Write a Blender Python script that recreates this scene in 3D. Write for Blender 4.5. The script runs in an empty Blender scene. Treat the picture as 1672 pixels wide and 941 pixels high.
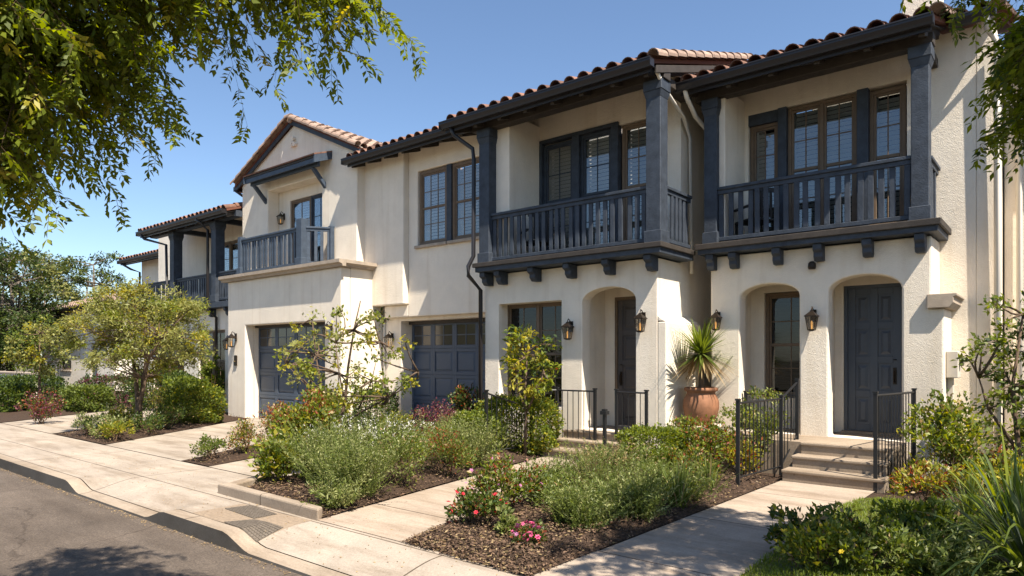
import bpy, bmesh, math, random
import numpy as np
from mathutils import Vector, Matrix
from mathutils.geometry import tessellate_polygon
C = bpy.context.scene.collection
SC = bpy.context.scene
PI = math.pi
# ------------------------------------------------------------------ camera, sky, sun, exposure
cam = bpy.data.cameras.new('camera'); camo = bpy.data.objects.new('camera', cam); C.objects.link(camo)
camo.location = (0, 0, 1.7); camo.rotation_euler = (PI/2, 0, math.atan(.823))
cam.sensor_width = 36; cam.lens = 36*1100/1672; cam.shift_y = 114.5/1672; cam.clip_start = .05; cam.clip_end = 3000
SC.camera = camo
SUN_EL, SUN_FRONT = math.radians(56), math.radians(19)
sv = Vector((math.cos(SUN_EL)*math.cos(SUN_FRONT), -math.cos(SUN_EL)*math.sin(SUN_FRONT), math.sin(SUN_EL)))
w = bpy.data.worlds.new('World'); SC.world = w; w.use_nodes = True
nt = w.node_tree; bg = nt.nodes['Background']
sky = nt.nodes.new('ShaderNodeTexSky'); sky.sky_type = 'NISHITA'; sky.sun_disc = False
sky.sun_elevation = SUN_EL; sky.sun_rotation = math.atan2(sv.x, sv.y); sky.air_density = 1.0; sky.dust_density = .35; sky.ozone_density = 3.5
nt.links.new(sky.outputs[0], bg.inputs[0]); bg.inputs[1].default_value = .082
sl = bpy.data.lights.new('sun', 'SUN'); sl.energy = 5.0; sl.angle = math.radians(.5); sl.color = (1, .91, .78)
so = bpy.data.objects.new('sun', sl); C.objects.link(so); so.rotation_euler = sv.to_track_quat('Z', 'Y').to_euler(); so.location = (10, -10, 30)
SC.view_settings.view_transform = 'Standard'; SC.view_settings.look = 'None'; SC.view_settings.gamma = 1
SC.view_settings.exposure = 1.20
SC.cycles.max_bounces = 8; SC.cycles.transparent_max_bounces = 12
SC.cycles.use_denoising = True

# ------------------------------------------------------------------ materials
MT = {}
def mat(name, col, rough=.8, metal=0, noise=0, scale=4, bump=0, bscale=60, spec=.3, emit=0, c2=None, island=0, coords='Object', bdist=.02):
    m = bpy.data.materials.new(name); m.use_nodes = True; t = m.node_tree; b = t.nodes['Principled BSDF']
    b.inputs['Roughness'].default_value = rough; b.inputs['Metallic'].default_value = metal
    b.inputs['Specular IOR Level'].default_value = spec
    c = (*col, 1); b.inputs['Base Color'].default_value = c
    tc = t.nodes.new('ShaderNodeTexCoord')
    if noise:
        n = t.nodes.new('ShaderNodeTexNoise'); n.inputs['Scale'].default_value = scale; n.inputs['Detail'].default_value = 6; n.inputs['Roughness'].default_value = .65
        t.links.new(tc.outputs[coords], n.inputs['Vector'])
        r = t.nodes.new('ShaderNodeValToRGB'); r.color_ramp.elements[0].position = .3; r.color_ramp.elements[1].position = .7
        k = c2 or tuple(x*(1-noise) for x in col)
        r.color_ramp.elements[0].color = (*k, 1); r.color_ramp.elements[1].color = (*[min(1, x*(1+noise*.35)) for x in col], 1)
        t.links.new(n.outputs['Fac'], r.inputs[0]); last = r.outputs[0]
        if island: last = isl(t, last, island)
        t.links.new(last, b.inputs['Base Color'])
    if bump:
        n = t.nodes.new('ShaderNodeTexNoise'); n.inputs['Scale'].default_value = bscale; n.inputs['Detail'].default_value = 5; n.inputs['Roughness'].default_value = .6
        t.links.new(tc.outputs[coords], n.inputs['Vector'])
        bp = t.nodes.new('ShaderNodeBump'); bp.inputs['Strength'].default_value = bump; bp.inputs['Distance'].default_value = bdist
        t.links.new(n.outputs['Fac'], bp.inputs['Height']); t.links.new(bp.outputs[0], b.inputs['Normal'])
    if emit:
        b.inputs['Emission Color'].default_value = c; b.inputs['Emission Strength'].default_value = emit
    MT[name] = m; return m
def isl(t, sock, amt):
    g = t.nodes.new('ShaderNodeNewGeometry'); h = t.nodes.new('ShaderNodeHueSaturation')
    mr = t.nodes.new('ShaderNodeMapRange'); mr.inputs[3].default_value = 1-amt; mr.inputs[4].default_value = 1+amt
    t.links.new(g.outputs['Random Per Island'], mr.inputs[0]); t.links.new(mr.outputs[0], h.inputs['Value'])
    t.links.new(sock, h.inputs['Color']); return h.outputs[0]
def stucco(name, col):
    m = bpy.data.materials.new(name); m.use_nodes = True; t = m.node_tree; b = t.nodes['Principled BSDF']
    b.inputs['Roughness'].default_value = .92; b.inputs['Specular IOR Level'].default_value = .15
    tc = t.nodes.new('ShaderNodeTexCoord')
    def nz(s, d, r=.6):
        n = t.nodes.new('ShaderNodeTexNoise'); n.inputs['Scale'].default_value = s; n.inputs['Detail'].default_value = d; n.inputs['Roughness'].default_value = r
        t.links.new(tc.outputs['Object'], n.inputs['Vector']); return n.outputs['Fac']
    r = t.nodes.new('ShaderNodeValToRGB'); r.color_ramp.elements[0].position = .25; r.color_ramp.elements[1].position = .72
    r.color_ramp.elements[0].color = (*[x*.86 for x in col], 1); r.color_ramp.elements[1].color = (*[x*1.05 for x in col], 1)
    t.links.new(nz(1.3, 7, .7), r.inputs[0])
    # rain streaks: noise stretched down the wall
    mp = t.nodes.new('ShaderNodeMapping'); mp.inputs['Scale'].default_value = (5, 5, .35); t.links.new(tc.outputs['Object'], mp.inputs[0])
    n2 = t.nodes.new('ShaderNodeTexNoise'); n2.inputs['Scale'].default_value = 1; n2.inputs['Detail'].default_value = 6; t.links.new(mp.outputs[0], n2.inputs['Vector'])
    r2 = t.nodes.new('ShaderNodeValToRGB'); r2.color_ramp.elements[0].position = .30; r2.color_ramp.elements[1].position = .48
    r2.color_ramp.elements[0].color = (.84, .80, .75, 1); r2.color_ramp.elements[1].color = (1, 1, 1, 1)
    t.links.new(n2.outputs['Fac'], r2.inputs[0])
    mx = t.nodes.new('ShaderNodeMix'); mx.data_type = 'RGBA'; mx.blend_type = 'MULTIPLY'; mx.inputs[0].default_value = .55
    t.links.new(r.outputs[0], mx.inputs[6]); t.links.new(r2.outputs[0], mx.inputs[7]); t.links.new(mx.outputs[2], b.inputs['Base Color'])
    ad = t.nodes.new('ShaderNodeMath'); ad.operation = 'MULTIPLY_ADD'; ad.inputs[1].default_value = 1.3
    t.links.new(nz(75, 4), ad.inputs[0]); t.links.new(nz(22, 6, .7), ad.inputs[2])
    bp = t.nodes.new('ShaderNodeBump'); bp.inputs['Strength'].default_value = .62; bp.inputs['Distance'].default_value = .013
    t.links.new(ad.outputs[0], bp.inputs['Height']); t.links.new(bp.outputs[0], b.inputs['Normal'])
    MT[name] = m; return m
def leafmat(name, c1, c2, trans=.35):
    c1 = tuple(v*1.12 for v in c1); c2 = tuple(v*1.15 for v in c2)
    m = bpy.data.materials.new(name); m.use_nodes = True; t = m.node_tree; t.nodes.clear()
    o = t.nodes.new('ShaderNodeOutputMaterial'); g = t.nodes.new('ShaderNodeNewGeometry')
    r = t.nodes.new('ShaderNodeValToRGB'); r.color_ramp.elements[0].color = (*c1, 1); r.color_ramp.elements[1].color = (*c2, 1)
    t.links.new(g.outputs['Random Per Island'], r.inputs[0])
    p = t.nodes.new('ShaderNodeBsdfPrincipled'); p.inputs['Roughness'].default_value = .5; p.inputs['Specular IOR Level'].default_value = .35
    tr = t.nodes.new('ShaderNodeBsdfTranslucent'); hs = t.nodes.new('ShaderNodeHueSaturation')
    hs.inputs['Saturation'].default_value = 1.15; hs.inputs['Value'].default_value = 1.7; hs.inputs['Hue'].default_value = .485
    t.links.new(r.outputs[0], p.inputs['Base Color']); t.links.new(r.outputs[0], hs.inputs['Color']); t.links.new(hs.outputs[0], tr.inputs[0])
    mx = t.nodes.new('ShaderNodeMixShader'); mx.inputs[0].default_value = trans
    t.links.new(p.outputs[0], mx.inputs[1]); t.links.new(tr.outputs[0], mx.inputs[2]); t.links.new(mx.outputs[0], o.inputs[0])
    MT[name] = m; return m
def glassmat(name, tint, refl):
    m = bpy.data.materials.new(name); m.use_nodes = True; t = m.node_tree; t.nodes.clear()
    o = t.nodes.new('ShaderNodeOutputMaterial'); tp = t.nodes.new('ShaderNodeBsdfTransparent'); tp.inputs[0].default_value = (*tint, 1)
    gl = t.nodes.new('ShaderNodeBsdfGlossy'); gl.inputs['Roughness'].default_value = .02; gl.inputs['Color'].default_value = (.95, .97, 1, 1)
    lw = t.nodes.new('ShaderNodeLayerWeight'); lw.inputs[0].default_value = .25
    mr = t.nodes.new('ShaderNodeMapRange'); mr.inputs[3].default_value = refl; mr.inputs[4].default_value = .55
    tc = t.nodes.new('ShaderNodeTexCoord'); n = t.nodes.new('ShaderNodeTexNoise'); n.inputs['Scale'].default_value = 1.6
    bp = t.nodes.new('ShaderNodeBump'); bp.inputs['Strength'].default_value = .04; bp.inputs['Distance'].default_value = .05
    t.links.new(tc.outputs['Object'], n.inputs['Vector']); t.links.new(n.outputs['Fac'], bp.inputs['Height']); t.links.new(bp.outputs[0], gl.inputs['Normal'])
    mx = t.nodes.new('ShaderNodeMixShader'); t.links.new(lw.outputs['Fresnel'], mr.inputs[0]); t.links.new(mr.outputs[0], mx.inputs[0])
    t.links.new(tp.outputs[0], mx.inputs[1]); t.links.new(gl.outputs[0], mx.inputs[2]); t.links.new(mx.outputs[0], o.inputs[0])
    MT[name] = m; return m
def asphalt(name, col):
    m = mat(name, col, .9, noise=.30, scale=.8, bump=.9, bscale=130, bdist=.012); t = m.node_tree; b = t.nodes['Principled BSDF']
    old = b.inputs['Base Color'].links[0].from_socket; tc = t.nodes.new('ShaderNodeTexCoord')
    def mul(a, c):
        mx = t.nodes.new('ShaderNodeMix'); mx.data_type = 'RGBA'; mx.blend_type = 'MULTIPLY'; mx.inputs[0].default_value = 1
        t.links.new(a, mx.inputs[6]); t.links.new(c, mx.inputs[7]); return mx.outputs[2]
    def ramp(s, p0, p1, c0, c1):
        r = t.nodes.new('ShaderNodeValToRGB'); r.color_ramp.elements[0].position = p0; r.color_ramp.elements[1].position = p1
        r.color_ramp.elements[0].color = (*c0, 1); r.color_ramp.elements[1].color = (*c1, 1); t.links.new(s, r.inputs[0]); return r.outputs[0]
    n = t.nodes.new('ShaderNodeTexNoise'); n.inputs['Scale'].default_value = 3; n.inputs['Detail'].default_value = 8; t.links.new(tc.outputs['Object'], n.inputs['Vector'])
    mv = t.nodes.new('ShaderNodeMix'); mv.data_type = 'VECTOR'; mv.inputs[0].default_value = .25; t.links.new(tc.outputs['Object'], mv.inputs[4]); t.links.new(n.outputs['Color'], mv.inputs[5])
    v = t.nodes.new('ShaderNodeTexVoronoi'); v.feature = 'DISTANCE_TO_EDGE'; v.inputs['Scale'].default_value = .55; t.links.new(mv.outputs[1], v.inputs['Vector'])
    c = mul(old, ramp(v.outputs['Distance'], .001, .007, (.62, .60, .58), (1, 1, 1)))
    g = t.nodes.new('ShaderNodeTexNoise'); g.inputs['Scale'].default_value = 55; g.inputs['Detail'].default_value = 6; g.inputs['Roughness'].default_value = .8; t.links.new(tc.outputs['Object'], g.inputs['Vector'])
    c = mul(c, ramp(g.outputs['Fac'], .36, .62, (.55, .54, .53), (1.4, 1.38, 1.35)))
    mp = t.nodes.new('ShaderNodeMapping'); mp.inputs['Scale'].default_value = (.35, 1.6, 1); t.links.new(tc.outputs['Object'], mp.inputs[0])
    k = t.nodes.new('ShaderNodeTexNoise'); k.inputs['Scale'].default_value = 1.2; k.inputs['Detail'].default_value = 7; k.inputs['Roughness'].default_value = .7; t.links.new(mp.outputs[0], k.inputs['Vector'])
    c = mul(c, ramp(k.outputs['Fac'], .34, .56, (.70, .68, .66), (1.05, 1.05, 1.05)))
    t.links.new(c, b.inputs['Base Color']); return m
def concrete(name, col, joints=None, bumpy=.25):
    m = bpy.data.materials.new(name); m.use_nodes = True; t = m.node_tree; b = t.nodes['Principled BSDF']
    b.inputs['Roughness'].default_value = .85; b.inputs['Specular IOR Level'].default_value = .25
    tc = t.nodes.new('ShaderNodeTexCoord')
    def nz(s, d, r=.6, v=None):
        n = t.nodes.new('ShaderNodeTexNoise'); n.inputs['Scale'].default_value = s; n.inputs['Detail'].default_value = d; n.inputs['Roughness'].default_value = r
        t.links.new(v or tc.outputs['Object'], n.inputs['Vector']); return n.outputs['Fac']
    def ramp(s, p0, p1, c0, c1):
        r = t.nodes.new('ShaderNodeValToRGB'); r.color_ramp.elements[0].position = p0; r.color_ramp.elements[1].position = p1
        r.color_ramp.elements[0].color = (*c0, 1); r.color_ramp.elements[1].color = (*c1, 1); t.links.new(s, r.inputs[0]); return r.outputs[0]
    def mul(a, c, f=1):
        mx = t.nodes.new('ShaderNodeMix'); mx.data_type = 'RGBA'; mx.blend_type = 'MULTIPLY'; mx.inputs[0].default_value = f
        t.links.new(a, mx.inputs[6]); t.links.new(c, mx.inputs[7]); return mx.outputs[2]
    col1 = ramp(nz(.8, 9, .72), .33, .66, [x*.78 for x in col], [x*1.12 for x in col])
    mp = t.nodes.new('ShaderNodeMapping'); mp.inputs['Scale'].default_value = (.5, 2.6, 1); t.links.new(tc.outputs['Object'], mp.inputs[0])
    col1 = mul(col1, ramp(nz(1.1, 7, .7, mp.outputs[0]), .36, .54, (.66, .62, .57), (1, 1, 1)), .85)
    col1 = mul(col1, ramp(nz(48, 6, .8), .34, .62, (.80, .79, .78), (1.07, 1.07, 1.07)))
    # small dark spots
    v = t.nodes.new('ShaderNodeTexVoronoi'); v.inputs['Scale'].default_value = 3.5; t.links.new(tc.outputs['Object'], v.inputs['Vector'])
    col1 = mul(col1, ramp(v.outputs['Distance'], .015, .07, (.50, .46, .42), (1, 1, 1)), .7)
    if joints:
        sx = t.nodes.new('ShaderNodeSeparateXYZ'); t.links.new(tc.outputs['Object'], sx.inputs[0])
        for ax, period, off in joints:
            a = t.nodes.new('ShaderNodeMath'); a.operation = 'ADD'; a.inputs[1].default_value = off; t.links.new(sx.outputs[ax], a.inputs[0])
            p = t.nodes.new('ShaderNodeMath'); p.operation = 'PINGPONG'; p.inputs[1].default_value = period/2; t.links.new(a.outputs[0], p.inputs[0])
            col1 = mul(col1, ramp(p.outputs[0], .006, .012, (.24, .21, .18), (1, 1, 1)))
    t.links.new(col1, b.inputs['Base Color'])
    bp = t.nodes.new('ShaderNodeBump'); bp.inputs['Strength'].default_value = bumpy; bp.inputs['Distance'].default_value = .01
    t.links.new(nz(70, 5), bp.inputs['Height']); t.links.new(bp.outputs[0], b.inputs['Normal'])
    MT[name] = m; return m

stucco('stucco', (.79, .705, .585)); stucco('stucco_light', (.81, .735, .625)); stucco('stucco_far', (.72, .66, .56))
mat('timber', (.042, .052, .069), .58, noise=.42, scale=7, bump=.25, bscale=40, spec=.35)
mat('timber_edge', (.052, .043, .036), .65, noise=.35, scale=6, bump=.2)
mat('gutter', (.016, .014, .015), .4, spec=.45)
mat('door_blue', (.070, .083, .104), .42, noise=.12, scale=5, spec=.4)
mat('garage_blue', (.064, .084, .118), .5, noise=.12, scale=3, spec=.35)
mat('frame_tan', (.165, .115, .075), .6, noise=.2, scale=10)
mat('cornice', (.38, .31, .24), .85, noise=.25, scale=5, bump=.2)
mat('tile', (.20, .105, .072), .85, noise=.45, scale=7, bump=.3, bscale=30, island=.32)
mat('tile_pale', (.34, .24, .185), .85, noise=.35, scale=7, bump=.3, bscale=30, island=.18)
mat('underlay', (.14, .055, .035), .9)
mat('iron', (.012, .012, .013), .45, spec=.4)
mat('bronze', (.035, .025, .018), .4, metal=.6)
mat('brass', (.35, .24, .10), .35, metal=.9)
mat('amber', (1, .52, .16), .4, emit=.3)
mat('louver', (.42, .40, .36), .7); mat('louver_white', (.62, .59, .54), .7)
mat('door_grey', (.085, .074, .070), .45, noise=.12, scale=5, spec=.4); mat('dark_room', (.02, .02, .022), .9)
mat('pot', (.28, .13, .068), .75, noise=.35, scale=6, bump=.15, bscale=30)
mat('pvc', (.66, .61, .53), .6)
asphalt('asphalt', (.125, .100, .080))
mat('earth', (.10, .085, .055), .95, noise=.4, scale=.5)
mat('mulch', (.075, .045, .028), .95, noise=.55, scale=22, bump=1, bscale=45, bdist=.05)
mat('chip', (.12, .075, .048), .9, noise=.3, scale=5, island=.6)
mat('gravel', (.36, .29, .22), .95, noise=.5, scale=50, bump=1, bscale=70, bdist=.03)
mat('grate', (.14, .115, .09), .8, noise=.3, scale=20)
mat('bark', (.13, .088, .058), .95, noise=.45, scale=14, bump=.8, bscale=30)
mat('bark_grey', (.16, .13, .10), .95, noise=.4, scale=14, bump=.8, bscale=30)
mat('twig', (.10, .062, .035), .9)
mat('steelbox', (.52, .47, .40), .6)
mat('furniture', (.03, .028, .027), .6)
mat('red_petal', (.50, .022, .04), .6); mat('pink_petal', (.55, .09, .20), .6); mat('mauve_petal', (.42, .16, .30), .6)
mat('yellow_petal', (.62, .46, .03), .6); mat('white_petal', (.75, .72, .66), .6)
concrete('walk', (.355, .30, .243), [(0, 3.05, 1.1), (1, 60, -4.10)])
concrete('kerb_con', (.34, .275, .21), [(0, 3.05, 1.1)])
concrete('drive', (.36, .305, .247), [(1, 3.4, .2)])
concrete('path_con', (.37, .30, .236), [(1, 1.75, .2)])
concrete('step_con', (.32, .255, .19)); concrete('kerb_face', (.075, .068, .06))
glassmat('glass', (.80, .83, .84), .08); glassmat('glass_dark', (.34, .35, .36), .03)
glassmat('lantern_glass', (.75, .72, .66), .05)
leafmat('g_tree', (.065, .090, .010), (.155, .19, .018), .55)
leafmat('g_bright', (.075, .105, .012), (.19, .22, .025), .4)
leafmat('g_mid', (.045, .074, .012), (.12, .15, .026), .35)
leafmat('g_dark', (.020, .040, .011), (.055, .085, .018), .28)
leafmat('g_olive', (.14, .155, .045), (.29, .29, .095), .4)
leafmat('g_silver', (.13, .155, .05), (.31, .315, .13), .32)
leafmat('g_sage', (.07, .10, .02), (.17, .20, .05), .36)
leafmat('g_yellow', (.16, .17, .02), (.34, .29, .035), .4)
leafmat('g_red', (.16, .035, .018), (.30, .10, .04), .35)
leafmat('g_purple', (.075, .022, .03), (.17, .055, .07), .3)
leafmat('g_dry', (.22, .15, .07), (.36, .27, .14), .3)
leafmat('g_grass', (.07, .11, .012), (.15, .20, .025), .4)
leafmat('g_far', (.022, .036, .008), (.065, .085, .016), .25)

# ------------------------------------------------------------------ helpers
def tag(o, label=None, cat=None, group=None, kind=None):
    if label: o['label'] = label
    if cat: o['category'] = cat
    if group: o['group'] = group
    if kind: o['kind'] = kind
    return o
ORG = {}
def thing(name, label, cat, loc=(0, 0, 0), group=None):
    o = bpy.data.objects.new(name, None); C.objects.link(o); o.location = loc; o.empty_display_size = .2
    ORG[o.name] = Vector(loc); return tag(o, label, cat, group)
def root_of(o):
    while o.parent: o = o.parent
    return o
def link(name, me, parent=None, m=None):
    o = bpy.data.objects.new(name, me); C.objects.link(o)
    if m is not None:
        for q in (m if isinstance(m, (list, tuple)) else [m]): me.materials.append(MT[q])
    if parent is not None: o.parent = parent
    return o
class MB:
    def __init__(s): s.v = []; s.f = []; s.sm = False
    def add(s, vs, fs):
        n = len(s.v); s.v += [tuple(v) for v in vs]; s.f += [tuple(i+n for i in f) for f in fs]; return s
    def box(s, x0, x1, y0, y1, z0, z1, rot=None, piv=None):
        vs = [Vector((x, y, z)) for z in (z0, z1) for y in (y0, y1) for x in (x0, x1)]
        if rot is not None:
            p = Vector(piv) if piv is not None else sum(vs, Vector())/8
            vs = [rot @ (v-p)+p for v in vs]
        return s.add(vs, [(0, 2, 3, 1), (4, 5, 7, 6), (0, 1, 5, 4), (2, 6, 7, 3), (0, 4, 6, 2), (1, 3, 7, 5)])
    def prism(s, poly, axis, a0, a1):   # poly of 2-tuples in the remaining axes order
        def mk(p, a): return {'x': (a, p[0], p[1]), 'y': (p[0], a, p[1]), 'z': (p[0], p[1], a)}[axis]
        n = len(poly); vs = [mk(p, a0) for p in poly]+[mk(p, a1) for p in poly]
        return s.add(vs, [tuple(range(n)), tuple(range(2*n-1, n-1, -1))]+[(i, (i+1) % n, n+(i+1) % n, n+i) for i in range(n)])
    def panel(s, outline, holes, y0, y1, axis='y'):
        loops = [outline]+holes; pts = [p for l in loops for p in l]; n = len(pts)
        tri = tessellate_polygon([[Vector((p[0], p[1], 0)) for p in l] for l in loops])
        mk = (lambda p, a: (p[0], a, p[1])) if axis == 'y' else (lambda p, a: (a, p[0], p[1]))
        vs = [mk(p, y0) for p in pts]+[mk(p, y1) for p in pts]
        fs = [tuple(t) for t in tri]+[tuple(n+i for i in reversed(t)) for t in tri]; k = 0
        for l in loops:
            m = len(l); fs += [(k+i, k+(i+1) % m, n+k+(i+1) % m, n+k+i) for i in range(m)]; k += m
        return s.add(vs, fs)
    def tube(s, path, r, n=6, cap=True):
        path = [Vector(p) for p in path]; rs = r if isinstance(r, (list, tuple)) else [r]*len(path); vs = []; fs = []
        for i, p in enumerate(path):
            d = (path[min(i+1, len(path)-1)]-path[max(i-1, 0)]).normalized()
            u = d.cross(Vector((0, 0, 1)) if abs(d.z) < .95 else Vector((1, 0, 0))).normalized(); q = d.cross(u)
            vs += [p+(u*math.cos(2*PI*k/n)+q*math.sin(2*PI*k/n))*rs[i] for k in range(n)]
        for i in range(len(path)-1):
            fs += [(i*n+k, i*n+(k+1) % n, (i+1)*n+(k+1) % n, (i+1)*n+k) for k in range(n)]
        if cap: fs += [tuple(range(n)), tuple(range(len(path)*n-1, (len(path)-1)*n-1, -1))]
        return s.add(vs, fs)
    def lathe(s, prof, c, n=24):
        vs = []; fs = []; m = len(prof)
        for r, z in prof: vs += [(c[0]+r*math.cos(2*PI*k/n), c[1]+r*math.sin(2*PI*k/n), c[2]+z) for k in range(n)]
        for i in range(m-1): fs += [(i*n+k, i*n+(k+1) % n, (i+1)*n+(k+1) % n, (i+1)*n+k) for k in range(n)]
        fs += [tuple(range(n)), tuple(range(m*n-1, (m-1)*n-1, -1))]
        return s.add(vs, fs)
    def build(s, name, m, parent=None, bevel=0, smooth=False, seg=2, org=None, diss=False):
        o0 = org if org is not None else (ORG[root_of(parent).name] if parent is not None else Vector())
        me = bpy.data.meshes.new(name); me.from_pydata([(v[0]-o0[0], v[1]-o0[1], v[2]-o0[2]) for v in s.v], [], s.f)
        b = bmesh.new(); b.from_mesh(me); bmesh.ops.recalc_face_normals(b, faces=b.faces)
        if diss: bmesh.ops.dissolve_limit(b, angle_limit=.002, verts=b.verts, edges=b.edges)
        b.to_mesh(me); b.free()
        o = link(name, me, parent, m)
        if smooth: me.polygons.foreach_set('use_smooth', [True]*len(me.polygons))
        if bevel:
            k = o.modifiers.new('bevel', 'BEVEL'); k.width = bevel; k.segments = seg; k.limit_method = 'ANGLE'; k.angle_limit = math.radians(40); k.use_clamp_overlap = True
        return o
def rect(x0, x1, z0, z1): return [(x0, z0), (x1, z0), (x1, z1), (x0, z1)]
def arch(x0, x1, z0, zs, zt, n=14):
    c = (x0+x1)/2; h = (x1-x0)/2
    return [(x0, z0), (x1, z0)]+[(c+h*math.cos(a*PI/n), zs+(zt-zs)*math.sin(a*PI/n)) for a in range(n+1)]
def copy_tree(o, parent=None):
    c = o.copy(); C.objects.link(c)
    if parent is not None: c.parent = parent
    for ch in list(o.children): copy_tree(ch, c)
    return c

# ------------------------------------------------------------------ the ground
def sheet(name, quads, m, z, kind='structure', th=None):
    b = MB()
    for q in quads:
        n = len(q)
        if th: b.prism(q, 'z', z-th, z)
        else: b.add([(x, y, z) for x, y in q], [tuple(range(n))])
    return tag(b.build(name, m), kind=kind)
sheet('ground', [[(-600, -600), (600, -600), (600, 600), (-600, 600)]], 'earth', -.2)
sheet('road', [[(-200, -4.2), (60, -4.2), (60, 3.32), (-200, 3.32)]], 'asphalt', -.15)
def drop(x):
    def seg(a, b): # dropped between a and b, ramps .35 wide
        return max(0, min(1, (x-a)/.4, (b-x)/.4))
    return max(seg(-10.75, -7.75), seg(-6.35, 40), seg(-21.5, -17.6))
def sm(t): t = max(0, min(1, t)); return t*t*(3-2*t)
def walk_z(x, y): return -.128*drop(x)*(1-sm((y-3.3)/.75))
def strip(name, m, ys, xs, skirt=True):
    b = MB(); ny = len(ys); vs = [(x, y, walk_z(x, y)) for x in xs for y in ys]
    fs = [(i*ny+j, (i+1)*ny+j, (i+1)*ny+j+1, i*ny+j+1) for i in range(len(xs)-1) for j in range(ny-1)]
    b.add(vs, fs)
    if skirt:
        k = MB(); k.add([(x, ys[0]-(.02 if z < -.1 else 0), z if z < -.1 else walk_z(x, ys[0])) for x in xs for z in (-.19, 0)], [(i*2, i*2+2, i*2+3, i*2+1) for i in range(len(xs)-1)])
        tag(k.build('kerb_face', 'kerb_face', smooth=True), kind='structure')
    return tag(b.build(name, m, smooth=True), kind='structure')
xs = [-80+2*i for i in range(29)]+[-22+.1*i for i in range(205)]+[0+2*i for i in range(10)]
xs = sorted(set(round(x, 3) for x in xs))
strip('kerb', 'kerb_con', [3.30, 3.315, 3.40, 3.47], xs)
strip('sidewalk', 'walk', [3.482]+[3.56+.08*i for i in range(8)]+[4.4, 5.1], xs, False)
sheet('garden_soil', [[(-80, 5.1), (14, 5.1), (14, 30), (-80, 30)]], 'mulch', -.012)
sheet('driveway', [[(-14.5, 5.115), (-11.3, 5.115), (-14.0, 10.25), (-17.95, 10.25)]], 'drive', .004)
sheet('driveway', [[(-10.35, 5.115), (-8.6, 5.115), (-9.75, 11.5), (-12.25, 11.5)]], 'drive', .004)
sheet('driveway', [[(-21.5, 5.115), (-17.6, 5.115), (-21.0, 10.3), (-25.0, 10.3)]], 'drive', .004)
sheet('path', [[(-6.05, 4.15), (-4.73, 4.15), (-5.45, 9.3), (-6.95, 9.3)]], 'path_con', .006)
sheet('path', [[(-3.2, 4.1), (-1.98, 4.1), (-1.88, 9.55), (-3.05, 9.55)]], 'path_con', .006)
sheet('opposite_sidewalk', [[(-200, -6.2), (60, -6.2), (60, -4.2), (-200, -4.2)]], 'kerb_con', 0, th=.19)
rng = np.random.default_rng(5)
def bed(name, q, h, m='mulch', n=24, k=30, z0=.008, amp=.03, seed=0):
    r = np.random.default_rng(seed); a = [Vector((*p, 0)) for p in q]; vs = []; nz = r.random((n+1, k+1))
    for i in range(n+1):
        for j in range(k+1):
            u, v = i/n, j/k; p = (a[0]*(1-u)+a[1]*u)*(1-v)+(a[3]*(1-u)+a[2]*u)*v
            e = min(1, min(u, 1-u)*n/4)*min(1, min(v, 1-v)*k/4)
            vs.append((p.x, p.y, z0+e*(h*(.6+.4*math.sin(u*5+seed)*math.cos(v*4))+amp*nz[i, j])))
    b = MB(); b.add(vs, [(i*(k+1)+j, (i+1)*(k+1)+j, (i+1)*(k+1)+j+1, i*(k+1)+j+1) for i in range(n) for j in range(k)])
    return tag(b.build(name, m, smooth=True), kind='structure')
bed('garden_soil', [(-4.71, 4.17), (-3.22, 4.12), (-3.07, 9.5), (-5.43, 9.5)], .07, seed=1, n=40, k=90)
bed('garden_soil', [(-8.15, 4.32), (-6.07, 4.22), (-6.97, 9.3), (-10.2, 10.5)], .10, seed=2, z0=.02)
bed('garden_soil', [(-11.28, 5.13), (-10.37, 5.13), (-12.3, 10.8), (-13.9, 10.2)], .06, seed=3)
bed('garden_soil', [(-17.45, 5.13), (-14.53, 5.13), (-18.0, 10.2), (-20.9, 10.3)], .08, seed=4)
bed('garden_soil', [(-34, 5.13), (-21.6, 5.13), (-25.1, 10.2), (-38, 10.2)], .06, seed=6)
bed('lawn_soil', [(-1.96, 3.9), (1.5, 3.9), (1.5, 8.9), (-1.9, 8.9)], .10, m='earth', seed=7)
# kerb round the planter
b = MB(); b.prism([(-8.25, 4.19), (-6.03, 4.14), (-6.1, 4.25), (-8.12, 4.32)], 'z', -.05, .125); b.prism([(-8.25, 4.20), (-8.12, 4.32), (-8.62, 5.3), (-8.75, 5.3)], 'z', -.05, .10)
tag(b.build('planter_kerb', 'kerb_con', bevel=.02), 'low concrete kerb edging the planter bed beside the grates', 'kerb')
def mk_grate(q, label):
    t = thing('sidewalk_grate', label, 'grate', (q[0][0], q[0][1], 0), 'textured grates set in the sidewalk')
    n, k = 14, 9; a = [Vector((*p, 0)) for p in q]; b = MB(); f = MB()
    zz = lambda p, d: (p.x, p.y, walk_z(p.x, p.y)+d)
    at = lambda u, v: (a[0]*(1-u)+a[1]*u)*(1-v)+(a[3]*(1-u)+a[2]*u)*v
    for i in range(n):
        for j in range(k):
            c = [at((i+du)/n, (j+dv)/k) for du, dv in ((.12, .12), (.88, .12), (.88, .88), (.12, .88))]
            b.add([zz(p, .004) for p in c]+[zz(p, .012) for p in c], [(4, 5, 6, 7), (0, 1, 5, 4), (1, 2, 6, 5), (2, 3, 7, 6), (3, 0, 4, 7)])
    vs = [zz(at(i/n, j/k), .0045) for i in range(n+1) for j in range(k+1)]
    f.add(vs, [(i*(k+1)+j, (i+1)*(k+1)+j, (i+1)*(k+1)+j+1, i*(k+1)+j+1) for i in range(n) for j in range(k)])
    f.build('base_plate', 'grate', t); b.build('raised_studs', 'grate', t)
b = MB(); px_ = [-7.42+.07*i for i in range(20)]; py_ = [3.50+.06*j for j in range(11)]
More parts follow.
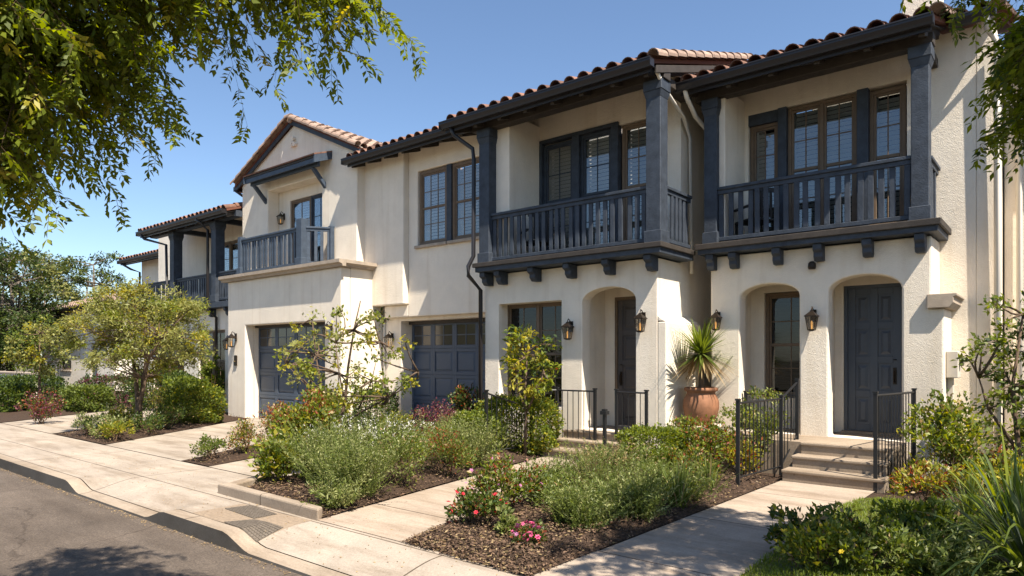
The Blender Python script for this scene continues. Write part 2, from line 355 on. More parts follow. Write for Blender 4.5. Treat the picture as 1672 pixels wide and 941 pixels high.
b.add([(x, y+.03*math.sin(x*2), walk_z(x, y)+.0025) for x in px_ for y in py_], [(i*11+j, (i+1)*11+j, (i+1)*11+j+1, i*11+j+1) for i in range(19) for j in range(10)])
mat('pad_brown', (.27, .205, .145), .9, noise=.35, scale=30, bump=.5, bscale=120, bdist=.006); tag(b.build('ramp_pad', 'pad_brown', smooth=True), kind='structure')
mk_grate([(-7.32, 3.80), (-6.62, 3.76), (-6.62, 4.03), (-7.25, 4.08)], 'dark studded sidewalk grate nearer the planter kerb, farther from the street')
mk_grate([(-6.72, 3.48), (-6.05, 3.46), (-6.12, 3.80), (-6.58, 3.74)], 'dark studded sidewalk grate nearer the street, at the kerb ramp')

# ------------------------------------------------------------------ house parts
def tile_roof(parent, x0, x1, ye, ze, slope, length, m='tile', name='roof', pitch=.28, verge=(), axis='y', thick=.05):
    """barrel tiles; eave along x at y=ye, climbing +y. axis 'x+'/'x-' : eave along y (x0..x1 are y), climbing in x"""
    b = MB(); vbs = []; cs = math.cos(math.atan(slope)); sn = math.sin(math.atan(slope)); ex = .36; L = .44; rows = int(length/ex+.999)
    def tr(u, d, h):  # u along eave, d up the slope, h normal
        a, z = d*cs-h*sn, ze+d*sn+h*cs
        if axis == 'y': return (u, ye+a, z)
        return (ye+a, u, z) if axis == 'x+' else (ye-a, u, z)
    n = max(1, int(round((x1-x0)/pitch))); p = (x1-x0)/n; rr = random.Random(int(abs(x0*100)+abs(ye*10)))
    seg = 7
    for i in range(n):
        u = x0+(i+.5)*p
        for j in range(rows):
            d0 = j*ex; d1 = min(d0+L, length+.02); R0 = p*.42; R1 = p*.35; t = .014; ju = rr.uniform(-.006, .006); jh = rr.uniform(-.004, .006); jd = rr.uniform(-.012, .012)
            vs = []
            for (d, R, hh) in ((d0+jd, R0, .035), (d1+jd, R1, .012)):
                for q in (R, R-t):
                    vs += [tr(u+ju+q*math.cos(PI*k/seg), d, hh+jh+q*1.02*math.sin(PI*k/seg)) for k in range(seg+1)]
            s = seg+1; fs = []
            for k in range(seg):
                fs += [(k, k+1, 2*s+k+1, 2*s+k), (s+k, 3*s+k, 3*s+k+1, s+k+1), (k, s+k, s+k+1, k+1), (2*s+k, 2*s+k+1, 3*s+k+1, 3*s+k)]
            fs += [(0, 2*s, 3*s, s), (seg, s+seg, 3*s+seg, 2*s+seg)]
            b.add(vs, fs)
    for sgn, uu in ((-1, x0), (1, x1)):   # verge tiles laid down the sloping edge
        if sgn in verge:
            vb = MB()
            for j in range(rows):
                d0 = j*ex; d1 = min(d0+L, length+.02); R0, R1 = .105, .088; vs = []
                for (d, R, hh) in ((d0, R0, .062), (d1, R1, .045)):
                    for q in (R, R-.015): vs += [tr(uu+sgn*.03+q*math.cos(PI*k/seg-(.25 if sgn > 0 else -.25)), d, hh+q*math.sin(PI*k/seg-(.25 if sgn > 0 else -.25))) for k in range(seg+1)]
                s = seg+1; fs = []
                for k in range(seg): fs += [(k, k+1, 2*s+k+1, 2*s+k), (s+k, 3*s+k, 3*s+k+1, s+k+1), (k, s+k, s+k+1, k+1), (2*s+k, 2*s+k+1, 3*s+k+1, 3*s+k)]
                fs += [(0, 2*s, 3*s, s), (seg, s+seg, 3*s+seg, 2*s+seg)]
                vb.add(vs, fs)
            vbs.append(vb)
    o = b.build(name, m, parent, smooth=False)
    for vb in vbs: vb.build('verge_tiles', 'tile_pale', o)
    u = MB(); q = [tr(x0, 0, .012), tr(x1, 0, .012), tr(x1, length, .012), tr(x0, length, .012), tr(x0, 0, -thick), tr(x1, 0, -thick), tr(x1, length, -thick), tr(x0, length, -thick)]
    u.add(q, [(0, 1, 2, 3), (7, 6, 5, 4), (0, 4, 5, 1), (1, 5, 6, 2), (2, 6, 7, 3), (3, 7, 4, 0)]).build('roof_deck', 'underlay', o)
    return o
def gutter(parent, x0, x1, y, z, size=.13):
    s = size; b = MB(); b.prism([(y, z-s), (y-s*.72, z-s), (y-s*.80, z-s*.75), (y-s*1.02, z-s*.35), (y-s*1.02, z-.012), (y-s*1.10, z-.012), (y-s*1.10, z+.008), (y-s*.93, z+.008), (y-s*.93, z-s*.35), (y-s*.72, z-s*.8), (y-.01, z-s*.86), (y-.01, z), (y, z)], 'x', x0, x1)
    b.box(x0-.004, x0+.006, y-s*1.0, y-.004, z-s*.98, z-.004); b.box(x1-.006, x1+.004, y-s*1.0, y-.004, z-s*.98, z-.004)
    return b.build('gutter', 'gutter', parent)
def eave(parent, x0, x1, y, z, depth, slope, step=.62, rise=True, mt='gutter'):
    """fascia, soffit boards and rafter tails below an eave at y,z climbing back by slope"""
    a = math.atan(slope); rot = Matrix.Rotation(a, 3, 'X')
    b = MB(); b.box(x0, x1, y+.002, y+.035, z-.16, z-.005); b.build('fascia', mt, parent)
    s = MB(); s.box(x0+.01, x1-.01, y+.037, y+depth/math.cos(a), z-.072, z-.055, rot, (0, y+.037, z-.055)); s.build('soffit', 'timber_edge', parent)
    n = max(2, int((x1-x0)/step)); r = MB()
    for i in range(n+1):
        x = x0+.12+(x1-x0-.24)*i/n; q = MB(); q.box(x-.04, x+.04, y+.04, y+depth/math.cos(a), z-.19, z-.075, rot, (0, y+.04, z-.075))
        q.build('rafter_tail', 'timber_edge', parent)
def window(parent, x0, x1, z0, z1, y, cols, rows, panes=1, fm='frame_tan', trim=.055, louver='louver', glass='glass', sash=True, depth=.1, sill=True, room='dark_room'):
    """double hung unit; y = face of the frame, panes = number of sashes side by side"""
    f = MB(); t = trim
    f.box(x0, x0+t, y, y+depth, z0, z1); f.box(x1-t, x1, y, y+depth, z0, z1); f.box(x0+t, x1-t, y+.001, y+depth, z1-t, z1); f.box(x0+t, x1-t, y+.001, y+depth, z0, z0+t)
    iw = (x1-x0-2*t)/panes; sw = .038
    for k in range(panes):
        a = x0+t+k*iw; c = a+iw
        if k: f.box(a-.03, a+.03, y-.004, y+depth, z0+t, z1-t); a += .03
        if k < panes-1: c -= .03
        zm = (z0+z1)/2 if sash else None
        f.box(a, a+sw, y+.02, y+.06, z0+t, z1-t); f.box(c-sw, c, y+.02, y+.06, z0+t, z1-t)
        f.box(a+sw, c-sw, y+.021, y+.06, z1-t-sw, z1-t); f.box(a+sw, c-sw, y+.021, y+.06, z0+t, z0+t+sw)
        if sash: f.box(a+sw, c-sw, y+.015, y+.06, zm-.025, zm+.025)
        for i in range(1, cols):
            xx = a+sw+(c-a-2*sw)*i/cols; f.box(xx-.009, xx+.009, y+.030, y+.052, z0+t+sw, z1-t-sw)
        for j in range(1, rows):
            zz = z0+t+sw+(z1-z0-2*t-2*sw)*j/rows
            if sash and abs(zz-zm) < .04: continue
            f.box(a+sw, c-sw, y+.032, y+.050, zz-.009, zz+.009)
    w_ = f.build('window', fm, parent, bevel=.004, seg=1)
    MB().box(x0+t, x1-t, y+.040, y+.043, z0+t, z1-t).build('pane', glass, w_)
    if louver:
        l = MB(); n = int((z1-z0-2*t)/.075); rot = Matrix.Rotation(math.radians(38), 3, 'X')
        for k in range(panes):
            a = x0+t+k*iw+.05; c = x0+t+(k+1)*iw-.05
            for i in range(n):
                zz = z0+t+.04+i*.075; l.box(a, c, y+.12, y+.126, zz-.032, zz+.032, rot)
            l.box(a-.05, a, y+.11, y+.14, z0+t, z1-t); l.box(c, c+.05, y+.11, y+.14, z0+t, z1-t)
        l.build('shutter', louver, w_)
    if room: MB().box(x0+.01, x1-.01, y+.36, y+.38, z0, z1).build('unlit_room_board', room, w_)  # near-black board behind the glass, the unlit room's shade put into its colour
    if sill: MB().box(x0-.06, x1+.06, y-.13, y-.002, z0-.075, z0-.004).build('sill', 'cornice', w_, bevel=.012)
    return w_
def panel_door(parent, x0, x1, z0, z1, y, rows, cols=2, m='door_blue', name='front_door', rails=None):
    d = MB(); d.box(x0, x1, y+.022, y+.055, z0, z1); st = .11 if cols == 2 else .10
    d.box(x0, x0+st, y, y+.0218, z0, z1); d.box(x1-st, x1, y, y+.0218, z0, z1)
    pw = (x1-x0-st*(cols+1))/cols; ph = (z1-z0-st*(rows+1))/rows
    for i in range(1, cols): xx = x0+i*(pw+st); d.box(xx, xx+st, y, y+.0218, z0, z1)
    for j in range(rows+1):
        zz = z0+j*(ph+st)
        for i in range(cols): xx = x0+st+i*(pw+st); d.box(xx+.0005, xx+pw-.0005, y+.0006, y+.0218, zz, zz+st)
    for j in range(rows):
        for i in range(cols):
            xx = x0+st+i*(pw+st); zz = z0+st+j*(ph+st)
            a, c = .035, .075; o = [(xx+a, zz+a), (xx+pw-a, zz+a), (xx+pw-a, zz+ph-a), (xx+a, zz+ph-a)]; q = [(xx+c, zz+c), (xx+pw-c, zz+c), (xx+pw-c, zz+ph-c), (xx+c, zz+ph-c)]
            d.add([(p[0], y+.0219, p[1]) for p in o]+[(p[0], y+.006, p[1]) for p in q], [(4, 5, 6, 7)]+[(k, (k+1) % 4, 4+(k+1) % 4, 4+k) for k in range(4)])
    return d.build(name, m, parent, bevel=.003, seg=1)
def door_frame(parent, x0, x1, z0, z1, y, m='frame_tan', t=.09):
    f = MB(); f.box(x0-t, x0, y-.03, y+.07, z0, z1+t); f.box(x1, x1+t, y-.03, y+.07, z0, z1+t); f.box(x0, x1, y-.029, y+.07, z1, z1+t); return f.build('door_frame', m, parent, bevel=.006, seg=1)
def door_handle(d, x, y, z):
    h = MB(); h.box(x-.025, x+.025, y-.012, y-.001, z-.16, z+.10); h.tube([(x, y-.012, z+.05), (x, y-.06, z+.03), (x, y-.06, z-.10), (x, y-.012, z-.13)], .009, 8); h.build('handle', 'bronze', d)
    MB().lathe([(.028, 0), (.030, .006), (.018, .012)], (x, y-.012, z+.22), 14).build('deadbolt', 'bronze', d)
def garage_door(parent, x0, x1, z0, z1, y, cols, rows=4):
    d = MB(); d.box(x0, x1, y+.025, y+.06, z0, z1); rh = (z1-z0)/rows; cw = (x1-x0)/cols; gd = None; wins = []
    for j in range(rows):
        za = z0+j*rh+.004; zb = z0+(j+1)*rh-.004; top = j == rows-1; s = .075
        for i in range(cols):
            xa = x0+i*cw; xb = xa+cw
            d.box(xa, xa+s, y, y+.0248, za, zb); d.box(xb-s, xb, y, y+.0248, za, zb); d.box(xa+s, xb-s, y+.0005, y+.0248, za, za+s); d.box(xa+s, xb-s, y+.0005, y+.0248, zb-s, zb)
            a = (xa+s, xb-s, za+s, zb-s)
            if top: wins.append(a)
            else:
                o = rect(a[0]+.02, a[1]-.02, a[2]+.02, a[3]-.02); q = rect(a[0]+.06, a[1]-.06, a[2]+.06, a[3]-.06)
                d.add([(p[0], y+.0246, p[1]) for p in o]+[(p[0], y+.006, p[1]) for p in q], [(4, 5, 6, 7)]+[(k, (k+1) % 4, 4+(k+1) % 4, 4+k) for k in range(4)])
    g = d.build('garage_door', 'garage_blue', parent, bevel=.003, seg=1)
    for a in wins:
        MB().box(a[0]+.004, a[1]-.004, y+.012, y+.0235, a[2]+.004, a[3]-.004).build('window_pane', 'glass_pane_dark', g)
        k = MB(); xm = (a[0]+a[1])/2; zm = (a[2]+a[3])/2
        k.box(xm-.012, xm+.012, y+.004, y+.0118, a[2]+.001, a[3]-.001); k.box(a[0]+.001, a[1]-.001, y+.0045, y+.0118, zm-.012, zm+.012); k.build('muntin', 'garage_blue', g)
    xm = (x0+x1)/2; h = MB(); h.tube([(x0+.7*(x1-x0), y-.002, z0+.85), (x0+.7*(x1-x0), y-.05, z0+.88), (x0+.7*(x1-x0), y-.05, z0+1.08), (x0+.7*(x1-x0), y-.002, z0+1.11)], .011, 8); h.build('handle', 'bronze', g)
    return g
mat('glass_pane_dark', (.045, .040, .034), .12, spec=.6)
BAL = {}
def railing(parent, p0, p1, z0, z1, mt='timber', spacing=.15, bw=.078, bd=.035, name='balcony_railing', end=0):
    """flat picket railing from p0 to p1 (xy), bottom z0, top z1"""
    a = Vector((*p0, 0)); c = Vector((*p1, 0)); d = (c-a); L = d.length; d.normalize(); n = Vector((-d.y, d.x, 0))
    def bar(w_, za, zb, t):
        q = [a-n*w_+d*end, a+n*w_+d*end, c+n*w_-d*end, c-n*w_-d*end]; m.prism([(v.x, v.y) for v in q], 'z', za, zb)
    m = MB(); bar(.055, z1-.05, z1, 0); r = m.build(name, mt, parent, bevel=.006, seg=1)
    m = MB(); bar(.028, z1-.117, z1-.0505, 0); m.build('sub_rail', mt, r, bevel=.004, seg=1); m = MB(); bar(.030, z0+.06, z0+.125, 0); m.build('bottom_rail', mt, r, bevel=.006, seg=1)
    k = max(1, int(round(L/spacing))); rr = random.Random(int(L*1000)); org = ORG[root_of(parent).name]
    key = (round(z1-z0, 3), bw, bd, round(math.atan2(d.y, d.x), 3), mt)
    me = None
    for i in range(k):
        p = a+d*(L*(i+.5)/k)
        if me is None:
            q = MB(); s = [d*(-bw/2)+n*(-bd/2), d*(bw/2)+n*(-bd/2), d*(bw/2)+n*(bd/2), d*(-bw/2)+n*(bd/2)]
            q.prism([(v.x, v.y) for v in s], 'z', z0+.127, z1-.117); o = q.build('baluster', mt, r, bevel=.004, seg=1, org=Vector()); me = o
        else:
            o = me.copy(); C.objects.link(o); o.parent = r
        o.location = (p.x-org.x, p.y-org.y, -org.z); o.rotation_euler = (rr.uniform(-.004, .004), rr.uniform(-.006, .006), rr.uniform(-.04, .04))
    return r
def post(parent, x0, x1, y0, y1, z0, z1, mt='timber', cap=True, base=True):
    b = MB(); b.box(x0, x1, y0, y1, z0, z1)
    if base: b.box(x0-.025, x1+.025, y0-.025, y1+.025, z0+.002, z0+.22)
    if cap:
        b.box(x0-.035, x1+.035, y0-.035, y1+.035, z1-.17, z1-.002)
        b.add([(x0-.002, y0-.002, z1-.28), (x1+.002, y0-.002, z1-.28), (x1+.002, y1+.002, z1-.28), (x0-.002, y1+.002, z1-.28), (x0-.03, y0-.03, z1-.172), (x1+.03, y0-.03, z1-.172), (x1+.03, y1+.03, z1-.172), (x0-.03, y1+.03, z1-.172)], [(0, 1, 2, 3), (4, 5, 6, 7)]+[(k, (k+1) % 4, 4+(k+1) % 4, 4+k) for k in range(4)])
    return b.build('post', mt, parent, bevel=.008, seg=1)
def corbel(parent, x, yw, yo, z0, z1, w_=.13, mt='timber'):
    d = yw-yo; h = z1-z0
    b = MB(); b.prism([(yw, z1), (yo, z1), (yo, z1-h*.35), (yo+d*.25, z1-h*.5), (yo+d*.25, z1-h*.75), (yo+d*.45, z0), (yw, z0)], 'x', x-w_/2, x+w_/2)
    return b.build('corbel', mt, parent, bevel=.01, seg=1)
def downspout(parent, path, r=.035, m='gutter'):
    return MB().tube(path, r, 8).build('downspout', m, parent, smooth=True)

# ------------------------------------------------------------------ right townhouse
hr = thing('townhouse', 'cream townhouse with wooden balcony over two arches and a dark eight panel door', 'townhouse', (-2.9, 11.1, 0), 'attached stucco townhouses along the street')
b = MB()
b.panel([(-4.72, -.15), (-1.32, -.15), (-1.32, 2.40), (-1.47, 2.40), (-1.47, 3.43), (-4.72, 3.43)], [arch(-4.21, -3.26, .50, 2.70, 2.91), arch(-2.83, -1.84, .50, 2.72, 2.95)], 11.1, 11.38)
b.build('wall', 'stucco', hr, bevel=.03, diss=True)
b = MB()
b.panel(rect(-4.70, -1.02, -.1, 6.55), [rect(-2.80, -1.95, .5, 2.87), rect(-4.08, -3.22, 1.02, 2.84), rect(-4.36, -1.90, 3.80, 6.0)], 11.9, 12.12)
b.build('wall', 'stucco', hr)
b = MB(); b.box(-4.72, -4.32, 11.382, 11.898, -.1, 3.43); b.box(-3.14, -2.93, 11.382, 11.898, .45, 3.43); b.box(-1.75, -1.47, 11.382, 11.898, -.1, 3.43)
b.box(-1.46, -1.32, 11.382, 11.898, -.1, 2.40); b.box(-4.72, -4.50, 12.0, 17, -.1, 6.9); b.box(-1.018, -.80, 11.9, 17, -.1, 6.60); b.box(-4.70, -.82, 17, 17.2, -.1, 8)
b.box(-4.62, -4.42, 10.99, 11.898, 3.62, 6.25)
b.build('wall', 'stucco', hr, bevel=.012)
b = MB(); b.box(-4.31, -1.76, 11.383, 11.897, 3.20, 3.24); b.build('porch_ceiling', 'stucco_light', hr)
b = MB(); b.prism([(-1.52+.0, 2.40), (-1.255, 2.40), (-1.20, 2.47), (-1.20, 2.545), (-1.16, 2.56), (-1.16, 2.60), (-1.52, 2.60)], 'y', 11.02, 11.95); b.build('buttress_cap', 'cornice', hr, bevel=.01)
# porch floor
b = MB(); b.box(-4.30, -1.78, 10.165, 11.898, -.05, .489); b.build('porch_slab', 'step_con', hr)
dr = panel_door(hr, -2.74, -1.985, .53, 2.82, 11.93, 4); door_handle(dr, -2.07, 11.93, 1.45); door_frame(hr, -2.74, -1.985, .50, 2.82, 11.93, 'door_blue', .055)
b = MB(); b.box(-2.82, -1.9, 11.80, 11.897, .491, .53); b.build('threshold', 'step_con', hr)
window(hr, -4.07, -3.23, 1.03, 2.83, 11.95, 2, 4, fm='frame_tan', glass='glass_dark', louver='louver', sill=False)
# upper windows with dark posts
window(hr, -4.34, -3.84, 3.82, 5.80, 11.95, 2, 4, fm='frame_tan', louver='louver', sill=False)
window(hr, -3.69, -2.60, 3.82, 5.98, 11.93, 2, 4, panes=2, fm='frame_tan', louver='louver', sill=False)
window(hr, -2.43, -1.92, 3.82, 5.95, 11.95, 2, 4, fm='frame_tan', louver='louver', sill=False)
b = MB(); b.box(-3.838, -3.692, 11.85, 12.0, 3.62, 5.999); b.box(-2.598, -2.432, 11.85, 12.0, 3.62, 5.999); b.box(-4.359, -3.839, 11.89, 12.05, 5.803, 5.998); b.build('window_trim', 'timber', hr, bevel=.006, seg=1)
# balcony
b = MB(); b.box(-4.84, -1.36, 10.84, 11.898, 3.45, 3.60); b.build('balcony_deck', 'timber', hr, bevel=.01)
b = MB(); b.box(-4.88, -1.32, 10.80, 10.838, 3.53, 3.625); b.box(-1.358, -1.318, 10.84, 11.89, 3.53, 3.625); b.build('deck_edge', 'timber_edge', hr, bevel=.01)
for x in (-4.66, -4.27, -3.56, -2.94, -2.26, -1.59): corbel(hr, x, 11.098, 10.88, 3.19, 3.448)
post(hr, -4.74, -4.52, 10.87, 11.09, 3.60, 6.06); post(hr, -1.69, -1.47, 10.87, 11.09, 3.60, 6.06)
railing(hr, (-4.52, 10.95), (-1.69, 10.95), 3.60, 4.56); railing(hr, (-1.51, 11.09), (-1.51, 11.89), 3.60, 4.56)
b = MB(); b.box(-4.9, -1.42, 10.88, 11.08, 6.062, 6.22); b.build('beam', 'timber_edge', hr, bevel=.01)
b = MB(); b.box(-4.72, -4.54, 11.082, 11.89, 6.062, 6.2); b.build('beam', 'timber_edge', hr, bevel=.01); b = MB(); b.box(-1.67, -1.49, 11.082, 11.89, 6.062, 6.2); b.build('beam', 'timber_edge', hr, bevel=.01)
SL = .33
tile_roof(hr, -5.02, -1.36, 10.52, 6.27, SL, 6.6, verge=(-1, 1))
gutter(hr, -5.06, -1.36, 10.52, 6.27); eave(hr, -5.0, -1.40, 10.52, 6.25, 1.45, SL)
tile_roof(hr, -1.36, -.78, 11.62, 6.60, SL, 5.4, verge=(1,)); gutter(hr, -1.30, -.76, 11.60, 6.60)
b = MB(); b.box(-2.15, -1.62, 13.0, 13.6, 6.8, 8.15); b.box(-2.2, -1.57, 12.95, 13.65, 8.152, 8.24); b.build('chimney', 'stucco', hr, bevel=.015)
downspout(hr, [(-4.90, 10.48, 6.16), (-4.90, 10.55, 6.05), (-4.93, 10.95, 5.86), (-4.86, 11.25, 5.7), (-4.80, 11.6, 5.4), (-4.80, 11.6, .1)], .04, 'pvc')
downspout(hr, [(-.86, 11.52, 6.5), (-.86, 11.62, 6.36), (-.76, 11.80, 6.2), (-.76, 11.84, .1)], .045, 'pvc')
b = MB(); b.lathe([(.0, 0), (.05, 0), (.06, .03), (.055, .09), (.03, .12)], (-3.05, 11.03, 3.08), 14); b.box(-3.09, -3.01, 11.03, 11.099, 3.10, 3.17); b.build('alarm_sounder', 'bronze', hr)
# meter box on the right end wall
mbx = thing('meter_box', 'pale electric meter box fixed to the sunlit side of the right buttress', 'meter box', (-1.3, 11.5, 1.2))
b = MB(); b.box(-1.315, -1.17, 11.25, 11.55, 1.42, 1.80); b.build('cabinet', 'steelbox', mbx, bevel=.012)
b = MB(); b.box(-1.315, -1.24, 11.36, 11.46, .25, 1.418); b.build('conduit', 'steelbox', mbx, bevel=.008)
b = MB(); b.tube([(-1.17, 11.40, 1.66), (-1.12, 11.40, 1.66)], .075, 16); b.build('meter_dial', 'glass_pane_dark', mbx)

# ------------------------------------------------------------------ middle townhouse
hm = thing('townhouse', 'cream townhouse with paned window above blue garage and dark balcony over single arch', 'townhouse', (-9, 10.9, 0), 'attached stucco townhouses along the street')
b = MB()
b.panel([(-9.01, -.15), (-5.21, -.15), (-5.21, 3.36), (-9.01, 3.36)], [rect(-8.65, -7.14, .80, 2.76), arch(-6.69, -5.61, .44, 2.70, 2.94)], 10.1, 10.38)
b.build('wall', 'stucco', hm, bevel=.03, diss=True)
b = MB(); b.box(-5.208, -5.05, 10.101, 11.4, -.15, 2.30); b.prism([(-5.208, 2.302), (-5.052, 2.302), (-5.208, 2.42)], 'y', 10.102, 11.4); b.build('buttress', 'stucco', hm, bevel=.02)
b = MB(); b.panel(rect(-8.98, -5.22, -.1, 6.72), [rect(-6.55, -6.02, .44, 2.84), rect(-8.42, -7.18, .82, 2.74), rect(-8.30, -5.72, 3.70, 6.06)], 11.0, 11.22); b.build('wall', 'stucco', hm)
b = MB(); b.box(-8.98, -8.76, 10.382, 10.998, -.1, 3.36); b.box(-7.0, -6.76, 10.382, 10.998, -.1, 3.36); b.box(-5.52, -5.21, 10.382, 10.998, -.1, 3.36)
b.box(-5.44, -5.222, 11.221, 17, -.1, 6.9); b.box(-8.98, -8.30, 10.0, 10.998, 3.60, 6.42); b.box(-14.0, -5.22, 17, 17.2, -.1, 8.6); b.box(-5.42, -4.74, 12.5, 12.7, -.1, 6.9)
b.build('wall', 'stucco', hm, bevel=.012)
b = MB(); b.box(-8.73, -5.53, 10.383, 10.997, 3.16, 3.20); b.build('porch_ceiling', 'stucco_light', hm)
b = MB(); b.box(-6.75, -5.53, 9.905, 10.998, -.05, .43); b.build('porch_slab', 'step_con', hm)
dm = panel_door(hm, -6.50, -5.96, .45, 2.78, 11.03, 4, 1, 'door_grey'); door_handle(dm, -6.43, 11.03, 1.35); door_frame(hm, -6.50, -5.96, .44, 2.78, 11.03, 'frame_tan', .06)
window(hm, -8.68, -7.10, .78, 2.78, 10.385, 2, 4, panes=2, sash=True, fm='frame_tan', glass='glass_dark', louver='louver', sill=False)
window(hm, -8.24, -7.50, 3.72, 6.02, 11.03, 2, 4, fm='timber', louver='louver', sill=False)
window(hm, -7.33, -6.62, 3.72, 6.04, 11.03, 2, 4, fm='timber', louver='louver_white', sill=False)
window(hm, -6.42, -5.76, 3.72, 6.04, 11.04, 2, 4, fm='frame_tan', louver='louver', sill=False)
b = MB(); b.box(-7.498, -7.332, 10.95, 11.1, 3.58, 6.05); b.box(-6.618, -6.46, 10.95, 11.1, 3.58, 6.05); b.box(-8.299, -8.242, 10.95, 11.1, 3.58, 6.05); b.box(-8.30, -6.46, 10.952, 11.1, 6.052, 6.12); b.build('window_trim', 'timber', hm, bevel=.006, seg=1)
b = MB(); b.box(-8.96, -4.98, 9.74, 10.998, 3.38, 3.53); b.build('balcony_deck', 'timber', hm, bevel=.01)
b = MB(); b.box(-9.0, -4.94, 9.70, 9.738, 3.47, 3.555); b.box(-4.978, -4.94, 9.74, 10.99, 3.47, 3.555); b.build('deck_edge', 'timber_edge', hm, bevel=.01)
for x in (-8.84, -8.47, -7.65, -6.85, -6.05, -5.25): corbel(hm, x, 10.098, 9.80, 3.13, 3.378)
post(hm, -8.89, -8.63, 9.78, 10.04, 3.53, 6.16); post(hm, -5.25, -4.99, 9.78, 10.04, 3.53, 6.16)
railing(hm, (-8.63, 9.88), (-5.25, 9.88), 3.53, 4.50); railing(hm, (-5.05, 10.04), (-5.05, 10.98), 3.53, 4.50)
b = MB(); b.box(-9.1, -4.93, 9.80, 10.02, 6.162, 6.34); b.build('beam', 'timber_edge', hm, bevel=.01)
b = MB(); b.box(-8.86, -8.66, 10.022, 10.99, 6.163, 6.3); b.build('beam', 'timber_edge', hm, bevel=.01); b = MB(); b.box(-5.22, -5.02, 10.022, 10.99, 6.163, 6.3); b.build('beam', 'timber_edge', hm, bevel=.01)
tile_roof(hm, -9.5, -4.98, 9.47, 6.34, SL, 4.4, verge=(1,)); gutter(hm, -9.56, -4.94, 9.47, 6.34); eave(hm, -9.5, -5.0, 9.47, 6.32, 1.5, SL)
b = MB(); b.prism([(9.52, 6.26), (13.9, 6.26+SL*4.38), (13.9, 6.14+SL*4.38), (9.52, 6.14)], 'x', -4.955, -4.92); b.build('verge_board', 'timber_edge', hm, bevel=.005, seg=1)
# garage side
b = MB(); b.panel(rect(-12.3, -9.012, 2.70, 6.80), [rect(-11.98, -9.92, 4.36, 6.16)], 11.0, 11.2); b.build('wall', 'stucco', hm, bevel=.02)
b = MB(); b.box(-14.0, -12.302, 10.84, 11.2, 3.0, 6.80); b.build('wall', 'stucco', hm, bevel=.03); b = MB(); b.box(-13.2, -12.302, 11.001, 11.2, 2.70, 2.998); b.build('wall', 'stucco', hm, bevel=.03)
b = MB(); b.panel(rect(-13.95, -9.012, -.1, 2.98), [rect(-12.80, -9.80, -.05, 2.62)], 11.202, 11.36); b.build('wall', 'stucco', hm)
b = MB(); b.box(-13.05, -12.802, 11.361, 11.80, -.1, 2.9); b.box(-9.79, -9.5, 11.361, 11.80, -.1, 2.9); b.box(-12.80, -9.79, 11.361, 11.8, 2.62, 2.9); b.box(-9.2, -9.012, 11.21, 17, -.1, 6.7); b.build('wall', 'stucco', hm)
garage_door(hm, -12.79, -9.80, .01, 2.58, 11.56, 4)
b = MB(); b.box(-12.80, -9.79, 11.46, 11.54, 2.54, 2.618); b.build('garage_header', 'timber_edge', hm)
window(hm, -11.96, -11.02, 4.38, 6.14, 11.05, 3, 4, fm='frame_tan', louver='louver_white', trim=.07); window(hm, -10.86, -9.94, 4.38, 6.14, 11.05, 3, 4, fm='frame_tan', louver='louver_white', trim=.07)
b = MB(); b.box(-11.018, -10.862, 11.01, 11.15, 4.37, 6.15); b.build('window_trim', 'timber', hm, bevel=.006, seg=1)
tile_roof(hm, -13.95, -9.5, 10.40, 6.66, SL, 6.0); gutter(hm, -13.98, -9.30, 10.40, 6.66); eave(hm, -13.9, -9.3, 10.40, 6.64, .62, SL)
downspout(hm, [(-9.32, 9.44, 6.22), (-9.30, 9.50, 6.08), (-9.02, 9.74, 5.82), (-8.99, 9.745, 5.6), (-8.99, 9.73, 3.70), (-9.06, 9.66, 3.5), (-9.06, 9.66, 3.32), (-9.06, 10.02, 3.06), (-9.06, 10.02, .1)], .042)
downspout(hm, [(-4.98, 9.62, 6.22), (-5.0, 10.0, 6.02), (-5.12, 10.9, 5.86), (-5.16, 11.25, 5.6), (-5.16, 11.3, 3.2)], .032, 'pvc')
downspout(hm, [(-13.42, 11.17, 2.66), (-13.40, 11.17, 2.60), (-13.40, 11.17, .5)], .03, 'pvc')

# ------------------------------------------------------------------ gabled townhouse
hg = thing('townhouse', 'cream gabled townhouse with small blue balcony above garage and awning roof', 'townhouse', (-16.2, 9.9, 0), 'attached stucco townhouses along the street')
b = MB(); b.panel([(-18.88, -.15), (-13.47, -.15), (-13.47, 3.90), (-18.88, 3.90)], [rect(-17.90, -14.14, -.1, 2.62)], 9.9, 10.18); b.build('wall', 'stucco', hg, bevel=.03)
b = MB(); b.box(-13.75, -13.47, 10.182, 11.19, -.15, 3.90); b.box(-14.139, -13.76, 10.181, 10.6, -.1, 3.0); b.build('wall', 'stucco', hg, bevel=.012); b = MB(); b.box(-18.88, -18.6, 10.182, 11.3, -.15, 3.90); b.box(-18.59, -17.901, 10.181, 10.6, -.1, 3.0); b.build('wall', 'stucco', hg, bevel=.012)
garage_door(hg, -17.89, -14.15, .01, 2.60, 10.30, 4)
b = MB(); b.box(-17.89, -14.15, 10.19, 10.28, 2.56, 2.618); b.build('garage_header', 'timber_edge', hg)
b = MB()
pf = [(0, 3.90), (-.10, 3.90), (-.12, 3.95), (-.20, 3.98), (-.20, 4.06), (0, 4.06)]
b.prism([(9.9+.3+p[0]-.3, p[1]) for p in pf], 'x', -19.05, -13.272)
b.prism([(-13.47-p[0], p[1]) for p in pf], 'y', 9.902, 10.838)
b.box(-19.0, -13.47, 9.901, 11.19, 3.905, 4.04); b.build('cornice', 'cornice', hg)
yg = 10.6; ax = -16.57; az = 8.30; ez = 7.02
